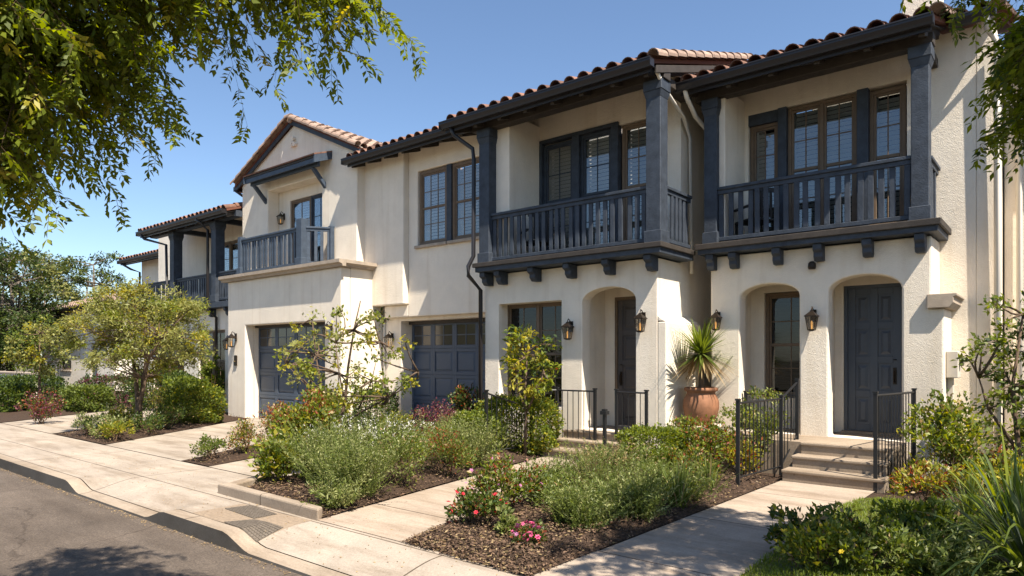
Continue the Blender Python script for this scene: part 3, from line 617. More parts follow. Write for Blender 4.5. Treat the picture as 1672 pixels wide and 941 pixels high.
b = MB(); b.panel([(-19.35, 4.0), (-13.77, 4.0), (-13.77, ez+.02), (ax, az-.12), (-19.35, ez+.02)], [rect(-17.92, -15.27, 4.06, 6.55)], yg, 10.978); b.build('wall', 'stucco', hg, bevel=.03)
b = MB(); b.box(-14.0, -13.77, 10.98, 17, 3.9, ez); b.box(-19.35, -19.1, 10.98, 17, 3.0, ez); b.box(-19.3, -13.8, 17, 17.2, 0, ez); b.build('wall', 'stucco', hg)
b = MB(); b.panel(rect(-18.1, -15.1, 3.9, 6.7), [rect(-17.36, -15.50, 4.05, 6.25)], 10.98, 11.15); b.build('wall', 'stucco_light', hg)
window(hg, -17.34, -16.36, 4.06, 6.24, 11.0, 2, 4, fm='frame_tan', louver='louver_white', sill=False, sash=False); window(hg, -16.34, -15.51, 4.06, 6.24, 10.99, 2, 4, fm='timber', louver=None, sill=False, sash=False)
# gable roof: two tiled slopes
gs = (az-ez)/(ax+19.35); gl = math.hypot(az-ez, ax+19.35)+.25; over = .22
sr = gs*1.0
tile_roof(hg, yg-.13, 17, -19.35-over, ez-over*gs, gs, gl, axis='x+', verge=(-1,), thick=.02); 
gs2 = (az-ez)/(-13.77-ax); gl2 = math.hypot(az-ez, -13.77-ax)+.25
tile_roof(hg, yg-.13, 17, -13.77+over, ez-over*gs2, gs2, gl2, axis='x-', verge=(-1,), m='tile_pale', thick=.02)
b = MB()
for i in range(17):
    y0 = yg-.15+i*.4; b.tube([(ax, y0, az+.03), (ax, y0+.44, az+.015)], [.13, .11], 12)
b.build('ridge_tiles', 'tile_pale', hg)
b = MB(); t = .12
b.prism([(-19.35-over, ez-over*gs-.02), (ax, az-.02), (ax, az-.02-t), (-19.35-over, ez-over*gs-.02-t)], 'y', yg-.10, yg-.06)
b.prism([(-13.77+over, ez-over*gs2-.02), (ax+.002, az-.02), (ax+.002, az-.02-t), (-13.77+over, ez-over*gs2-.02-t)], 'y', yg-.10, yg-.06); b.build('barge_board', 'timber', hg)
gb = MB(); s_ = .12; gb.box(-19.35-over-.12, -19.35-over, yg-.10, 16.9, ez-over*gs-.12, ez-over*gs+.01); gb.build('gutter', 'gutter', hg)
downspout(hg, [(-19.6, yg-.1, ez-.2), (-19.5, yg+.1, ez-.35), (-19.38, yg+.2, ez-.42)], .04)
# gable ornament of clay pipes
for i, (dx, dz) in enumerate(((0, .16), (-.07, 0), (.07, 0))):
    MB().tube([(ax+.05+dx, yg+.02, 7.62+dz), (ax+.05+dx, yg-.10, 7.60+dz)], [.055, .06], 12).build('clay_vent', 'stucco_light', hg)
mat('timber_blue', (.052, .070, .098), .55, noise=.3, scale=8, bump=.2, spec=.3)
# awning roof over the balcony
b = MB(); b.prism([(yg-.003, 7.02), (10.08, 6.84), (10.08, 6.89), (yg-.003, 7.08)], 'x', -18.25, -14.85); b.build('awning', 'timber_edge', hg)
b = MB(); b.prism([(yg-.003, 7.085), (10.05, 6.896), (10.04, 6.93), (yg-.003, 7.12)], 'x', -18.30, -14.80); b.build('awning_tiles', 'tile', hg)
b = MB(); b.box(-18.24, -14.86, 10.09, 10.13, 6.71, 6.832); b.build('awning_fascia', 'timber_blue', hg, bevel=.006, seg=1)
b = MB(); b.box(-18.20, -14.90, 10.22, 10.30, 6.66, 6.80); b.build('awning_beam', 'timber_blue', hg, bevel=.006, seg=1)
for x0 in (-14.849, -18.30): MB().prism([(yg-.003, 6.90), (10.06, 6.70), (10.06, 6.90), (yg-.003, 7.10)], 'x', x0, x0+.045).build('awning_cheek', 'timber_blue', hg)
for x in (-18.0, -15.12):
    MB().prism([(yg-.002, 6.18), (yg-.002, 6.32), (10.30, 6.64), (10.18, 6.64)], 'x', x-.05, x+.05).build('awning_brace', 'timber_blue', hg, bevel=.005, seg=1)
post(hg, -18.32, -18.16, 9.90, 10.06, 4.06, 5.16, 'timber_blue', False); post(hg, -15.32, -15.08, 9.86, 10.10, 4.06, 5.28, 'timber_blue', False); post(hg, -14.78, -14.66, 10.45, 10.57, 4.06, 5.12, 'timber_blue', False, False)
railing(hg, (-18.16, 9.97), (-15.32, 9.97), 4.06, 5.09, 'timber_blue', .15); railing(hg, (-15.10, 10.02), (-14.72, 10.50), 4.06, 5.09, 'timber_blue', .15)

# ------------------------------------------------------------------ left townhouse (dark balcony)
ha = thing('townhouse', 'cream townhouse with long dark balcony on two posts behind the airy pale tree', 'townhouse', (-23, 10.5, 0), 'attached stucco townhouses along the street')
b = MB(); b.panel(rect(-27.5, -18.89, -.15, 3.3), [rect(-22.3, -20.6, .6, 2.6), rect(-19.95, -19.2, -.1, 2.6), rect(-25.8, -23.4, .6, 2.6)], 10.7, 10.95); b.build('wall', 'stucco_light', ha, bevel=.03)
b = MB(); b.panel(rect(-28, -19.36, 3.0, 6.6), [rect(-23.5, -21.4, 3.6, 5.75), rect(-20.9, -19.7, 3.6, 5.75)], 11.8, 12.0); b.box(-28, -27.8, 12.0, 17, 0, 6.6); b.box(-28, -19.4, 17, 17.2, 0, 8.4); b.box(-20.0, -19.8, 10.96, 11.9, -.1, 3.2); b.box(-27.5, -19.4, 11.9, 12.0, -.1, 3.0); b.build('wall', 'stucco_light', ha)
window(ha, -22.3, -20.6, .6, 2.6, 10.75, 2, 2, panes=2, glass='glass_dark', louver=None)
window(ha, -25.8, -23.4, .6, 2.6, 10.75, 2, 2, panes=2, glass='glass_dark', louver=None)
panel_door(ha, -19.9, -19.25, .2, 2.5, 11.2, 4, 1)
window(ha, -23.48, -22.46, 3.62, 5.74, 11.85, 2, 4, louver='louver_white', sill=False); window(ha, -22.44, -21.42, 3.62, 5.74, 11.85, 2, 4, louver='louver', sill=False); window(ha, -20.88, -19.72, 3.62, 5.74, 11.85, 2, 4, panes=2, louver='louver_white', sill=False)
b = MB(); b.box(-26.6, -19.37, 10.36, 11.798, 3.28, 3.46); b.build('balcony_deck', 'timber', ha, bevel=.01)
for x in (-26, -24.8, -23.6, -22.4, -21.2, -20.1): corbel(ha, x, 10.698, 10.42, 3.02, 3.278)
post(ha, -23.75, -23.45, 10.38, 10.68, 3.46, 6.0); post(ha, -20.85, -20.55, 10.38, 10.68, 3.46, 6.0)
railing(ha, (-26.5, 10.5), (-23.75, 10.5), 3.46, 4.40); railing(ha, (-23.45, 10.5), (-20.85, 10.5), 3.46, 4.40); railing(ha, (-20.55, 10.5), (-19.4, 10.5), 3.46, 4.40)
b = MB(); b.box(-25.4, -19.37, 10.42, 10.64, 6.002, 6.18); b.box(-23.7, -23.5, 10.642, 11.79, 6.002, 6.15); b.box(-20.8, -20.6, 10.642, 11.79, 6.002, 6.15); b.build('beam', 'timber', ha)
tile_roof(ha, -25.5, -19.38, 10.12, 6.16, SL, 6.6, verge=(-1,)); gutter(ha, -25.55, -19.40, 10.12, 6.16); eave(ha, -25.5, -19.4, 10.12, 6.14, 1.5, SL)
downspout(ha, [(-25.2, 10.0, 6.05), (-25.1, 10.1, 5.9), (-23.95, 10.35, 5.6), (-23.86, 10.36, 3.1), (-23.86, 10.6, .1)], .045)
downspout(ha, [(-21.1, 10.0, 6.05), (-21.0, 10.1, 5.95), (-20.98, 10.34, 5.75), (-20.98, 10.34, 3.2), (-20.98, 10.62, 3.0), (-20.98, 10.62, .1)], .045)
# farther townhouse
hd = thing('townhouse', 'cream townhouse with low tiled eave, farthest in the attached row', 'townhouse', (-30, 12.2, 0), 'attached stucco townhouses along the street')
b = MB(); b.panel(rect(-31.6, -27.6, -.1, 6.2), [rect(-29.2, -28.2, 3.8, 5.6), rect(-30.6, -29.0, .9, 2.5)], 12.6, 12.85); b.box(-31.6, -31.4, 12.86, 18, -.1, 6.2); b.box(-31.4, -27.6, 18, 18.2, -.1, 7.9); b.build('wall', 'stucco_light', hd, bevel=.02)
window(hd, -29.2, -28.2, 3.8, 5.6, 12.66, 2, 4, louver='louver_white'); window(hd, -30.6, -29.0, .9, 2.5, 12.66, 2, 2, panes=2, glass='glass_dark', louver=None)
tile_roof(hd, -32.3, -25.52, 12.0, 5.98, SL, 6.4, verge=(-1,)); gutter(hd, -32.35, -25.6, 12.0, 5.98); eave(hd, -32.3, -25.6, 12.0, 5.96, .8, SL)
downspout(hd, [(-32, 11.9, 5.85), (-31.7, 12.2, 5.6), (-31.66, 12.55, 5.5), (-31.66, 12.55, .1)], .045)
# white house down the street
he = thing('house', 'white house with pale tiled roof half hidden behind trees far down the street', 'house', (-43, 14, 0))
b = MB(); b.panel(rect(-50, -38.5, -.1, 4.6), [rect(-41.8, -40.8, .3, 2.4), rect(-46.5, -44.8, 1, 2.5)], 14, 14.3); b.box(-38.8, -38.5, 14.301, 22, -.1, 4.6); b.box(-50, -49.7, 14.301, 22, -.1, 4.6); b.box(-50, -38.5, 22, 22.3, -.1, 4.6); b.build('wall', 'stucco_far', he)
tile_roof(he, -50.6, -38.0, 13.5, 4.55, .30, 4.9, m='tile_pale', verge=(-1, 1)); gutter(he, -50.6, -38.0, 13.5, 4.53)
window(he, -46.5, -44.8, 1, 2.5, 14.06, 2, 2, louver=None, glass='glass_dark'); panel_door(he, -41.8, -40.8, .3, 2.4, 14.1, 3)
gw = thing('garden_wall', 'low cream garden wall behind the small trees at far left', 'wall', (-40, 9, 0))
MB().box(-46, -33.5, 9, 9.25, -.1, 1.0).build('wall_body', 'stucco_light', gw, bevel=.02); MB().box(-46.05, -33.45, 8.95, 9.3, 1.002, 1.09).build('coping', 'cornice', gw, bevel=.015)
# right neighbour
hf = thing('townhouse', 'cream neighbouring house at the right edge behind leaves with tiled eave', 'townhouse', (1, 13.5, 0), 'attached stucco townhouses along the street')
b = MB(); b.panel(rect(-.78, 5, -.1, 6.9), [rect(-.42, .5, .9, 2.6)], 13.5, 13.75); b.box(4.7, 5, 13.751, 18, -.1, 6.9); b.box(-.78, 5, 18, 18.2, -.1, 8); b.build('wall', 'stucco', hf, bevel=.03)
window(hf, -.42, .5, .9, 2.6, 13.56, 2, 4, glass='glass_dark')
tile_roof(hf, -.74, 5.3, 13.05, 6.72, SL, 5.4); gutter(hf, -.74, 5.3, 13.05, 6.72); eave(hf, -.74, 5.3, 13.05, 6.70, .5, SL)
downspout(hf, [(-.62, 13.0, 6.6), (-.60, 13.2, 6.4), (-.58, 13.43, 6.3), (-.58, 13.43, .1)], .04, 'pvc')

# ------------------------------------------------------------------ steps
def steps(name, label, x0, x1, noses, zs, back, wing=.04):
    t = thing(name, label, 'steps', ((x0+x1)/2, noses[0], 0), 'front steps of the townhouses')
    for i, (y, z) in enumerate(zip(noses, zs)):
        k = (len(noses)-1-i)*wing
        MB().box(x0-k, x1+k, y+.02, (noses[i+1]+.019) if i+1 < len(noses) else back, -.05 if i == 0 else zs[i-1]-.0-.1, z-.045).build('riser', 'step_con', t)
        MB().box(x0-k-.015, x1+k+.015, y, (noses[i+1]+.021 if i+1 < len(noses) else back), z-.044, z).build('tread', 'step_con', t, bevel=.012)
    return t
steps('front_steps', 'broad three step concrete stair up to the eight panel door', -2.95, -1.86, (9.54, 9.85, 10.16-.035), (.163, .326, .4885), 10.163)
steps('front_steps', 'two low concrete steps up to the arch between iron rails', -6.95, -5.60, (9.32, 9.62, 9.87), (.145, .29, .4295), 9.903)
# ------------------------------------------------------------------ iron railings
def iron_rail(label, pts, group='black iron step rails', h=.82, spacing=.105, ends=True):
    """pts: list of (x, y, zfoot, ztop, post?)"""
    t = thing('iron_railing', label, 'railing', (pts[0][0], pts[0][1], 0), group)
    for i, p in enumerate(pts):
        q = MB(); q.box(p[0]-.022, p[0]+.022, p[1]-.022, p[1]+.022, p[2]-.03, p[3]+.03); q.box(p[0]-.03, p[0]+.03, p[1]-.03, p[1]+.03, p[3]+.032, p[3]+.055); q.build('post', 'iron', t)
    for a, c in zip(pts, pts[1:]):
        A = Vector(a[:2]); B = Vector(c[:2]); L = (B-A).length; n = max(2, int(L/spacing)); z0 = max(a[2], c[2])
        MB().tube([(a[0], a[1], a[3]), (c[0], c[1], c[3])], .016, 6).build('top_rail', 'iron', t)
        MB().tube([(a[0], a[1], a[2]+.10), (c[0], c[1], c[2]+.10)], .011, 6).build('bottom_rail', 'iron', t)
        for k in range(1, n):
            f = k/n; p = A*(1-f)+B*f; za = a[2]+.10+(c[2]-a[2])*f; zb = a[3]+(c[3]-a[3])*f
            MB().tube([(p.x, p.y, za), (p.x, p.y, zb)], .0075, 5).build('baluster', 'iron', t)
    return t
iron_rail('black iron railing left of the broad steps with a rising handrail', [(-3.27, 8.56, .06, 1.12), (-3.14, 9.85, .06, 1.12), (-3.10, 10.45, .45, 1.34)])
iron_rail('short black iron railing right of the broad steps beside leafy shrub', [(-1.88, 9.58, .0, 1.22), (-1.66, 10.95, .0, 1.22)])
iron_rail('black iron railing left of the narrow arch in front of the citrus', [(-7.28, 9.42, .06, 1.13), (-7.02, 9.80, .06, 1.13), (-6.24, 9.82, .06, 1.13)])
iron_rail('black iron railing right of the narrow arch beside the sunlit pillar', [(-5.84, 9.86, .40, 1.13), (-5.28, 9.86, .40, 1.13)])
iron_rail('thin iron garden fence in front of the clipped box hedge', [(-7.44, 8.37, .06, 1.12), (-7.22, 9.3, .06, .82)])
iron_rail('small iron guard under the porch window inside the left arch', [(-4.15, 11.2, .46, 1.10), (-3.30, 11.2, .46, 1.10)])
nw = thing('newel_post', 'lone black iron newel post in front of the narrow steps', 'post', (-5.80, 9.42, 0))
q = MB(); q.box(-5.825, -5.775, 9.395, 9.445, -.02, .78); q.build('shaft', 'iron', nw); q = MB(); q.box(-5.855, -5.745, 9.365, 9.475, .782, .84); q.box(-5.835, -5.765, 9.385, 9.455, .842, .87); q.build('cap', 'iron', nw)

# ------------------------------------------------------------------ wall lanterns
lan0 = None
def lantern(label, x, y, z, face='y', s=1.0, tilt=0):
    """z = middle of the lamp; hangs off a wall whose face is at y (facing -y)"""
    global lan0
    if lan0 is None:
        t = thing('wall_lantern', label, 'lantern', (x, y, z), 'wall lanterns beside the doors and garages')
        P_ = lambda m: m
        b = MB(); b.box(x-.05, x+.05, y-.025, y-.002, z-.02, z+.22); b.tube([(x, y-.025, z+.12), (x, y-.06, z+.24), (x, y-.12, z+.27), (x, y-.15, z+.22), (x, y-.15, z+.19)], .011, 8); b.build('bracket', 'bronze', t)
        cx, cy = x, y-.15
        def fr(b, r0, z0, r1, z1):
            b.add([(cx+sx*r0, cy+sy*r0, z0) for sx, sy in ((-1, -1), (1, -1), (1, 1), (-1, 1))]+[(cx+sx*r1, cy+sy*r1, z1) for sx, sy in ((-1, -1), (1, -1), (1, 1), (-1, 1))], [(0, 1, 2, 3), (7, 6, 5, 4)]+[(k, (k+1) % 4, 4+(k+1) % 4, 4+k) for k in range(4)]); return b
        b = MB(); fr(b, .108, z+.095, .030, z+.175); fr(b, .112, z+.078, .112, z+.094); fr(b, .030, z+.176, .022, z+.20); b.build('cap', 'bronze', t)
        b = MB(); fr(b, .062, z-.19, .066, z-.168); fr(b, .03, z-.205, .05, z-.191)
        for sx, sy in ((-1, -1), (1, -1), (1, 1), (-1, 1)): b.tube([(cx+sx*.06, cy+sy*.06, z-.168), (cx+sx*.092, cy+sy*.092, z+.078)], .008, 4)
        for k in (-1, 1):
            for ax_ in (0, 1):
                d = (k*.085, 0) if ax_ == 0 else (0, k*.085)
                b.tube([(cx+d[0]*.72, cy+d[1]*.72, z-.168), (cx+d[0]*1.08, cy+d[1]*1.08, z+.078)], .004, 4)
        b.build('frame', 'bronze', t)
        b = MB(); fr(b, .057, z-.166, .088, z+.076); b.build('glass_shade', 'lantern_glass', t)
        MB().lathe([(.012, 0), (.016, .01), (.016, .09), (.022, .11), (.018, .14), (.004, .165)], (cx, cy, z-.165), 10).build('bulb', 'amber', t)
        lan0 = t
    else:
        t = copy_tree(lan0); t['label'] = label; t.location = (x, y, z)
    t.scale = (s, s, s)
    return t
lantern('bronze wall lantern on the pier between the two arches', -3.04, 11.098, 2.28, s=.80)
lantern('bronze wall lantern on the pillar right of the narrow arch', -5.46, 10.098, 2.29, s=.80)
lantern('bronze wall lantern between the bay window and the narrow arch', -6.92, 10.098, 2.19, s=.80)
lantern('bronze wall lantern left of the middle garage door', -13.12, 11.198, 2.14, s=.85)
lantern('bronze wall lantern left of the gabled house garage', -18.4, 9.898, 2.2, s=.95)
lantern('bronze wall lantern right of the gabled house garage behind the sparse tree', -13.85, 9.898, 2.35, s=.9)
lantern('bronze wall lantern on the far left townhouse entry', -20.2, 10.698, 2.15, s=.95)
lantern('bronze wall lantern above the agave pot left of the wide arch', -4.58, 11.098, 2.32, s=.75)
lantern('bronze wall lantern inside the gable balcony recess', -17.66, 10.978, 5.75, s=.80)
lantern('small bronze wall lantern on the far balcony wall', -21.15, 11.798, 5.45, s=.8)
db = thing('doorbell_plate', 'dark doorbell plate under the lantern left of the gabled garage', 'doorbell', (-18.4, 9.89, 1.6)); MB().box(-18.47, -18.33, 9.86, 9.898, 1.48, 1.78).build('plate', 'bronze', db, bevel=.01); MB().lathe([(.03, 0), (.025, .02)], (-18.4, 9.85, 1.6), 10).build('button', 'brass', db)

# ------------------------------------------------------------------ agave pot
pl = thing('pot_plinth', 'low stucco plinth under the clay pot beside the arch', 'plinth', (-4.75, 10.62, 0)); MB().box(-5.02, -4.46, 10.3, 10.95, -.05, .60).build('block', 'stucco', pl, bevel=.02)
ptx, pty, ptz = -4.68, 10.62, .60
pt = thing('clay_pot', 'round terracotta pot with thick rim holding the spiky plant', 'pot', (ptx, pty, ptz))
MB().lathe([(.15, 0), (.20, .04), (.265, .16), (.292, .29), (.285, .40), (.245, .485), (.225, .52), (.235, .545), (.27, .56), (.275, .60), (.255, .615), (.235, .61), (.225, .56), (.01, .54)], (ptx, pty, ptz), 36).build('body', 'pot', pt, smooth=True)
MB().lathe([(.222, .0), (.222, .02), (.05, .035), (.01, .04)], (ptx, pty, ptz+.55), 20).build('soil', 'mulch', pt)

# ------------------------------------------------------------------ balcony furniture
def chair(label, x, y, z, rz):
    t = thing('outdoor_chair', label, 'chair', (0, 0, 0), 'dark chairs on the balconies')
    b = MB(); b.box(-.25, .25, -.25, .25, .40, .44); b.build('seat', 'furniture', t, bevel=.01)
    b = MB()
    for i in range(6): b.box(-.22+i*.088-.02, -.22+i*.088+.02, .235, .26, .45, .92)
    b.box(-.26, .26, .23, .265, .88, .95); b.build('backrest', 'furniture', t)
    for sx in (-1, 1):
        for sy in (-1, 1): MB().box(sx*.22-.02, sx*.22+.02, sy*.22-.02, sy*.22+.02, 0, .40 if sy > 0 else .398).build('leg', 'furniture', t)
        MB().box(sx*.27-.03, sx*.27+.03, -.25, .24, .62, .65).build('armrest', 'furniture', t)
    t.location = (x, y, z); t.rotation_euler = (0, 0, rz); return t
chair('dark outdoor chair behind the left end of the right balcony', -4.1, 11.5, 3.60, -2.2)
chair('dark outdoor chair behind the left end of the middle balcony', -8.0, 10.5, 3.53, -2.2)

# ------------------------------------------------------------------ plants
def nrm(a): return a/np.maximum(1e-9, np.linalg.norm(a, axis=-1, keepdims=True))
class LF:
    """many small faces collected with numpy"""
    def __init__(s): s.v = []; s.f = []; s.mi = []; s.n = 0
    def leaf(s, p, d, nn, L, W, mi, fold=.25):
        p = np.asarray(p, float); n = len(p)
        if n == 0: return
        d = nrm(np.asarray(d, float)); sd = nrm(np.cross(d, nn)); up = np.cross(sd, d)
        L = np.broadcast_to(np.asarray(L, float), (n,))[:, None]; W = np.broadcast_to(np.asarray(W, float), (n,))[:, None]
        m = p+d*L*.48
        v = np.stack([p, m+sd*W*.5+up*W*fold, p+d*L-up*L*.08, m-sd*W*.5+up*W*fold], 1)
        s.v.append(v.reshape(-1, 3)); s.f.append((np.arange(n*4).reshape(-1, 4)+s.n)); s.mi.append(np.broadcast_to(mi, (n,))); s.n += n*4
    def blade(s, p, d, L, W, mi, droop=.6, seg=5, taper=True, stiff=1.5):
        """arching strap leaves"""
        p = np.asarray(p, float); n = len(p); d = nrm(np.asarray(d, float)); L = np.broadcast_to(L, (n,)); W = np.broadcast_to(W, (n,)); droop = np.broadcast_to(droop, (n,))
        side = nrm(np.cross(d, np.array([0, 0, 1.])+np.zeros_like(d))+1e-6); vs = []
        for k in range(seg+1):
            t = k/seg; c = p+d*(L*t)[:, None]; c[:, 2] -= droop*L*t**(1+stiff); ww = W*(1-.92*t**2.2 if taper else 1)*(.6+.4*min(1, t*4))
            vs += [c-side*(ww*.5)[:, None], c+side*(ww*.5)[:, None]]
        v = np.stack(vs, 1); m = (seg+1)*2; base = (np.arange(n)*m)[:, None, None]+s.n
        q = np.array([[2*k, 2*k+1, 2*k+3, 2*k+2] for k in range(seg)])[None]
        s.v.append(v.reshape(-1, 3)); s.f.append((base+q).reshape(-1, 4)); s.mi.append(np.broadcast_to(np.repeat(np.broadcast_to(mi, (n,)), seg), (n*seg,))); s.n += n*m
    def stem(s, a, c, r0, r1, mi=0, seg=3, bend=None):
        a = np.asarray(a, float); c = np.asarray(c, float); n = len(a)
        if n == 0: return
        d = nrm(c-a); u = nrm(np.cross(d, np.array([.31, .87, .21]))); w_ = np.cross(d, u); vs = []
        r0 = np.broadcast_to(r0, (n,))[:, None]; r1 = np.broadcast_to(r1, (n,))[:, None]
        for q, r in ((a, r0), (c, r1)):
            for k in range(3): vs.append(q+(u*math.cos(k*2.094)+w_*math.sin(k*2.094))*r)
        v = np.stack(vs, 1); base = (np.arange(n)*6)[:, None, None]+s.n
        q = np.array([[0, 1, 4, 3], [1, 2, 5, 4], [2, 0, 3, 5]])[None]
        s.v.append(v.reshape(-1, 3)); s.f.append((base+q).reshape(-1, 4)); s.mi.append(np.full(n*3, mi)); s.n += n*6
    def build(s, name, mats, parent=None, org=(0, 0, 0)):
        v = np.concatenate(s.v)-np.array(org); f = np.concatenate(s.f); mi = np.concatenate(s.mi).astype(np.int32)
        me = bpy.data.meshes.new(name); me.vertices.add(len(v)); me.vertices.foreach_set('co', v.astype(np.float32).ravel())
        me.loops.add(f.size); me.loops.foreach_set('vertex_index', f.astype(np.int32).ravel())
        me.polygons.add(len(f)); me.polygons.foreach_set('loop_start', np.arange(0, f.size, 4, dtype=np.int32)); me.polygons.foreach_set('loop_total', np.full(len(f), 4, dtype=np.int32))
        o = link(name, me, parent, mats); me.polygons.foreach_set('material_index', mi); me.update(); me.validate(); return o
def rdir(r, n, up=0., out=None, k=1.):
    d = r.normal(size=(n, 3))
    if out is not None: d = d*.6+out*k
    d[:, 2] += up; return nrm(d)
def pick(r, n, wts): return r.choice(len(wts), n, p=np.array(wts)/sum(wts))
SEED = [100]
def plant(name, label, cat, x, y, z, group=None): return thing(name, label, cat, (x, y, z), group)
def bush(name, label, x, y, h, w_, mats, wts, n=3200, L=.05, W=.026, z=.05, cat='shrub', group=None, clumps=26, csize=.17, up=.35, tips=None, d_=None, flat=.0, stems=12, lo=.12):
    SEED[0] += 1; r = np.random.default_rng(SEED[0]); t = plant(name, label, cat, x, y, z, group); d_ = d_ or w_
    if 'g_dry' not in mats: mats = list(mats)+['g_dry']; wts = list(wts)+[.05]
    R = np.array([w_/2, d_/2, h*.5]); c0 = np.array([0, 0, h*(.5+lo*.4)])
    cc = nrm(r.normal(size=(clumps, 3)))*(r.random((clumps, 1))**.45)*.84; cc = cc*R+c0; cc[:, 2] = np.maximum(cc[:, 2], h*.08)
    per = r.integers(0, clumps, n); cs = csize*min(w_, h*1.3)*r.uniform(.7, 1.3, clumps)
    off = nrm(r.normal(size=(n, 3)))*(r.random((n, 1))**.5); p = cc[per]+off*cs[per][:, None]
    p[:, 2] = np.maximum(p[:, 2], .01)
    d = rdir(r, n, up, nrm(p-np.array([0, 0, h*.25])), .7); nn = rdir(r, n, .9)
    mi = pick(r, n, wts)
    if tips is not None:  # young growth of another colour at the shoot tips
        tm = (p[:, 2] > h*.62+r.normal(size=n)*.14*h) & (r.random(n) < tips[1]); mi = np.where(tm, tips[0], mi)
    lf = LF(); sz = .5+1.1*r.random(n)**1.3; lf.leaf(p, d, nn, L*sz, W*sz, mi); 
    lf.build('foliage', mats, t)
    st = LF(); m = min(clumps, stems); a = r.normal(size=(m, 3))*np.array([w_*.07, w_*.07, 0]); a[:, 2] = -.04; mid = a*.4+cc[:m]*.55; mid[:, 2] = cc[:m, 2]*.5
    st.stem(a, mid, .010, .008); st.stem(mid, cc[:m], .008, .004); st.build('stems', ['twig'], t)
    return t
def herb(name, label, x, y, h, w_, mats, wts, stems=240, per=24, L=.035, W=.009, z=.05, cat='shrub', group=None, spread=.75, d_=None, tipm=None, curl=.25, side=.7):
    """many fine upright stems set with narrow leaves: lavender, catmint, rosemary"""
    SEED[0] += 1; r = np.random.default_rng(SEED[0]); t = plant(name, label, cat, x, y, z, group); d_ = d_ or w_
    k = 7; tuft = nrm(r.normal(size=(k, 3)))*r.random((k, 1))*np.array([w_*.26, d_*.26, 0]); ti = r.integers(0, k, stems)
    b = tuft[ti]+r.normal(size=(stems, 3))*np.array([w_*.06, d_*.06, 0]); b[:, 2] = -.02
    out = b*np.array([1/w_, 1/d_, 0])*2+r.normal(size=(stems, 3))*np.array([.45, .45, 0]); dirs = nrm(out*spread+np.array([0, 0, 1.]))
    hl = h*r.uniform(.55, 1.08, stems)/np.maximum(.5, dirs[:, 2]); hl = np.minimum(hl, np.hypot(w_, h)*.72)
    lf = LF(); T = r.uniform(.12, 1, (stems, per)); bendv = nrm(r.normal(size=(stems, 3)))*curl
    def at(tt): q = b[:, None]+dirs[:, None]*(hl[:, None]*tt)[..., None]+bendv[:, None]*(hl[:, None]*tt**2)[..., None]*.5; q[..., 2] = np.maximum(q[..., 2], .01); return q
    p = at(T).reshape(-1, 3); n = len(p); ax_ = nrm((at(T+.02)-at(T-.02)).reshape(-1, 3)); d = nrm(ax_*.75+r.normal(size=(n, 3))*side)
    sz = r.uniform(.6, 1.25, n); mi = np.repeat(pick(r, stems, wts), per)
    if tipm is not None: mi = np.where((T.reshape(-1) > .82) & np.repeat(r.random(stems) < tipm[1], per), tipm[0], mi)
    lf.leaf(p, d, rdir(r, n, .6), L*sz*1.15, W*sz*1.35, mi)
    lf.build('foliage', mats, t)
    st = LF(); prev = at(np.zeros((stems, 1)))[:, 0]
    for u in (.35, .7, 1.0):
        nx = at(np.full((stems, 1), u))[:, 0]; st.stem(prev, nx, .0035*(1.2-u*.5), .0025*(1.2-u*.8)); prev = nx
    st.build('stems', ['twig' if 'g_silver' not in mats else 'g_sage'], t); return t
def boxhedge(name, label, x, y, h, w_, d_, mats=('g_mid', 'g_bright'), wts=(.6, .4), n=4500, L=.032, W=.020, z=.04, group=None, rough=.06):
    SEED[0] += 1; r = np.random.default_rng(SEED[0]); t = plant(name, label, 'hedge', x, y, z, group); n = int(n*1.7); L *= 1.3; W *= 1.35
    u = r.uniform(-1, 1, (n, 3)); e = 4.5; u /= (np.abs(u)**e).sum(1, keepdims=True)**(1/e)
    lump = 1+rough*np.sin(u[:, :1]*5+SEED[0])*np.cos(u[:, 1:2]*4+u[:, 2:]*5); dep = 1-.30*r.random((n, 1))**2.0
    p = u*lump*dep*np.array([w_/2, d_/2, h/2])+np.array([0, 0, h/2]); p += r.normal(size=p.shape)*.012
    shoot = r.random(n) < .07; p[shoot] += nrm(p[shoot]-np.array([0, 0, h*.4]))*r.uniform(.02, .07, (shoot.sum(), 1)); p[:, 2] = np.maximum(p[:, 2], .01)
    d = rdir(r, n, .35, nrm(p-np.array([0, 0, h*.4])), .8); sz = r.uniform(.7, 1.3, n)
    lf = LF(); lf.leaf(p, d, rdir(r, n, .6), L*sz, W*sz, pick(r, n, wts)); lf.build('foliage', list(mats), t)
    st = LF(); m = 14; a = r.uniform(-.35, .35, (m, 3))*np.array([w_, d_, 0]); a[:, 2] = -.04; c = a*1.4; c[:, 2] = h*.75; st.stem(a, c, .01, .005); st.build('stems', ['twig'], t); return t
def straps(name, label, x, y, h, w_, mats, wts, n=130, W=.022, z=.05, cat='plant', group=None, droop=.55, lean=.8, L=None, dry=0):
    SEED[0] += 1; r = np.random.default_rng(SEED[0]); t = plant(name, label, cat, x, y, z, group)
    a = r.uniform(0, 2*PI, n); s = np.abs(r.normal(size=n))*.5; d = np.stack([np.cos(a)*s*lean, np.sin(a)*s*lean, np.ones(n)], 1)
    p = np.stack([np.cos(a)*s*w_*.12, np.sin(a)*s*w_*.12, np.full(n, -.02)], 1); ll = (L or h*1.25)*r.uniform(.6, 1.1, n)
    lf = LF(); lf.blade(p, d, ll, W*r.uniform(.7, 1.2, n), pick(r, n, wts), droop=droop*r.uniform(.3, 1.3, n)*np.clip(s+.3, .3, 1.3), seg=6)
    lf.build('leaves', list(mats), t); return t
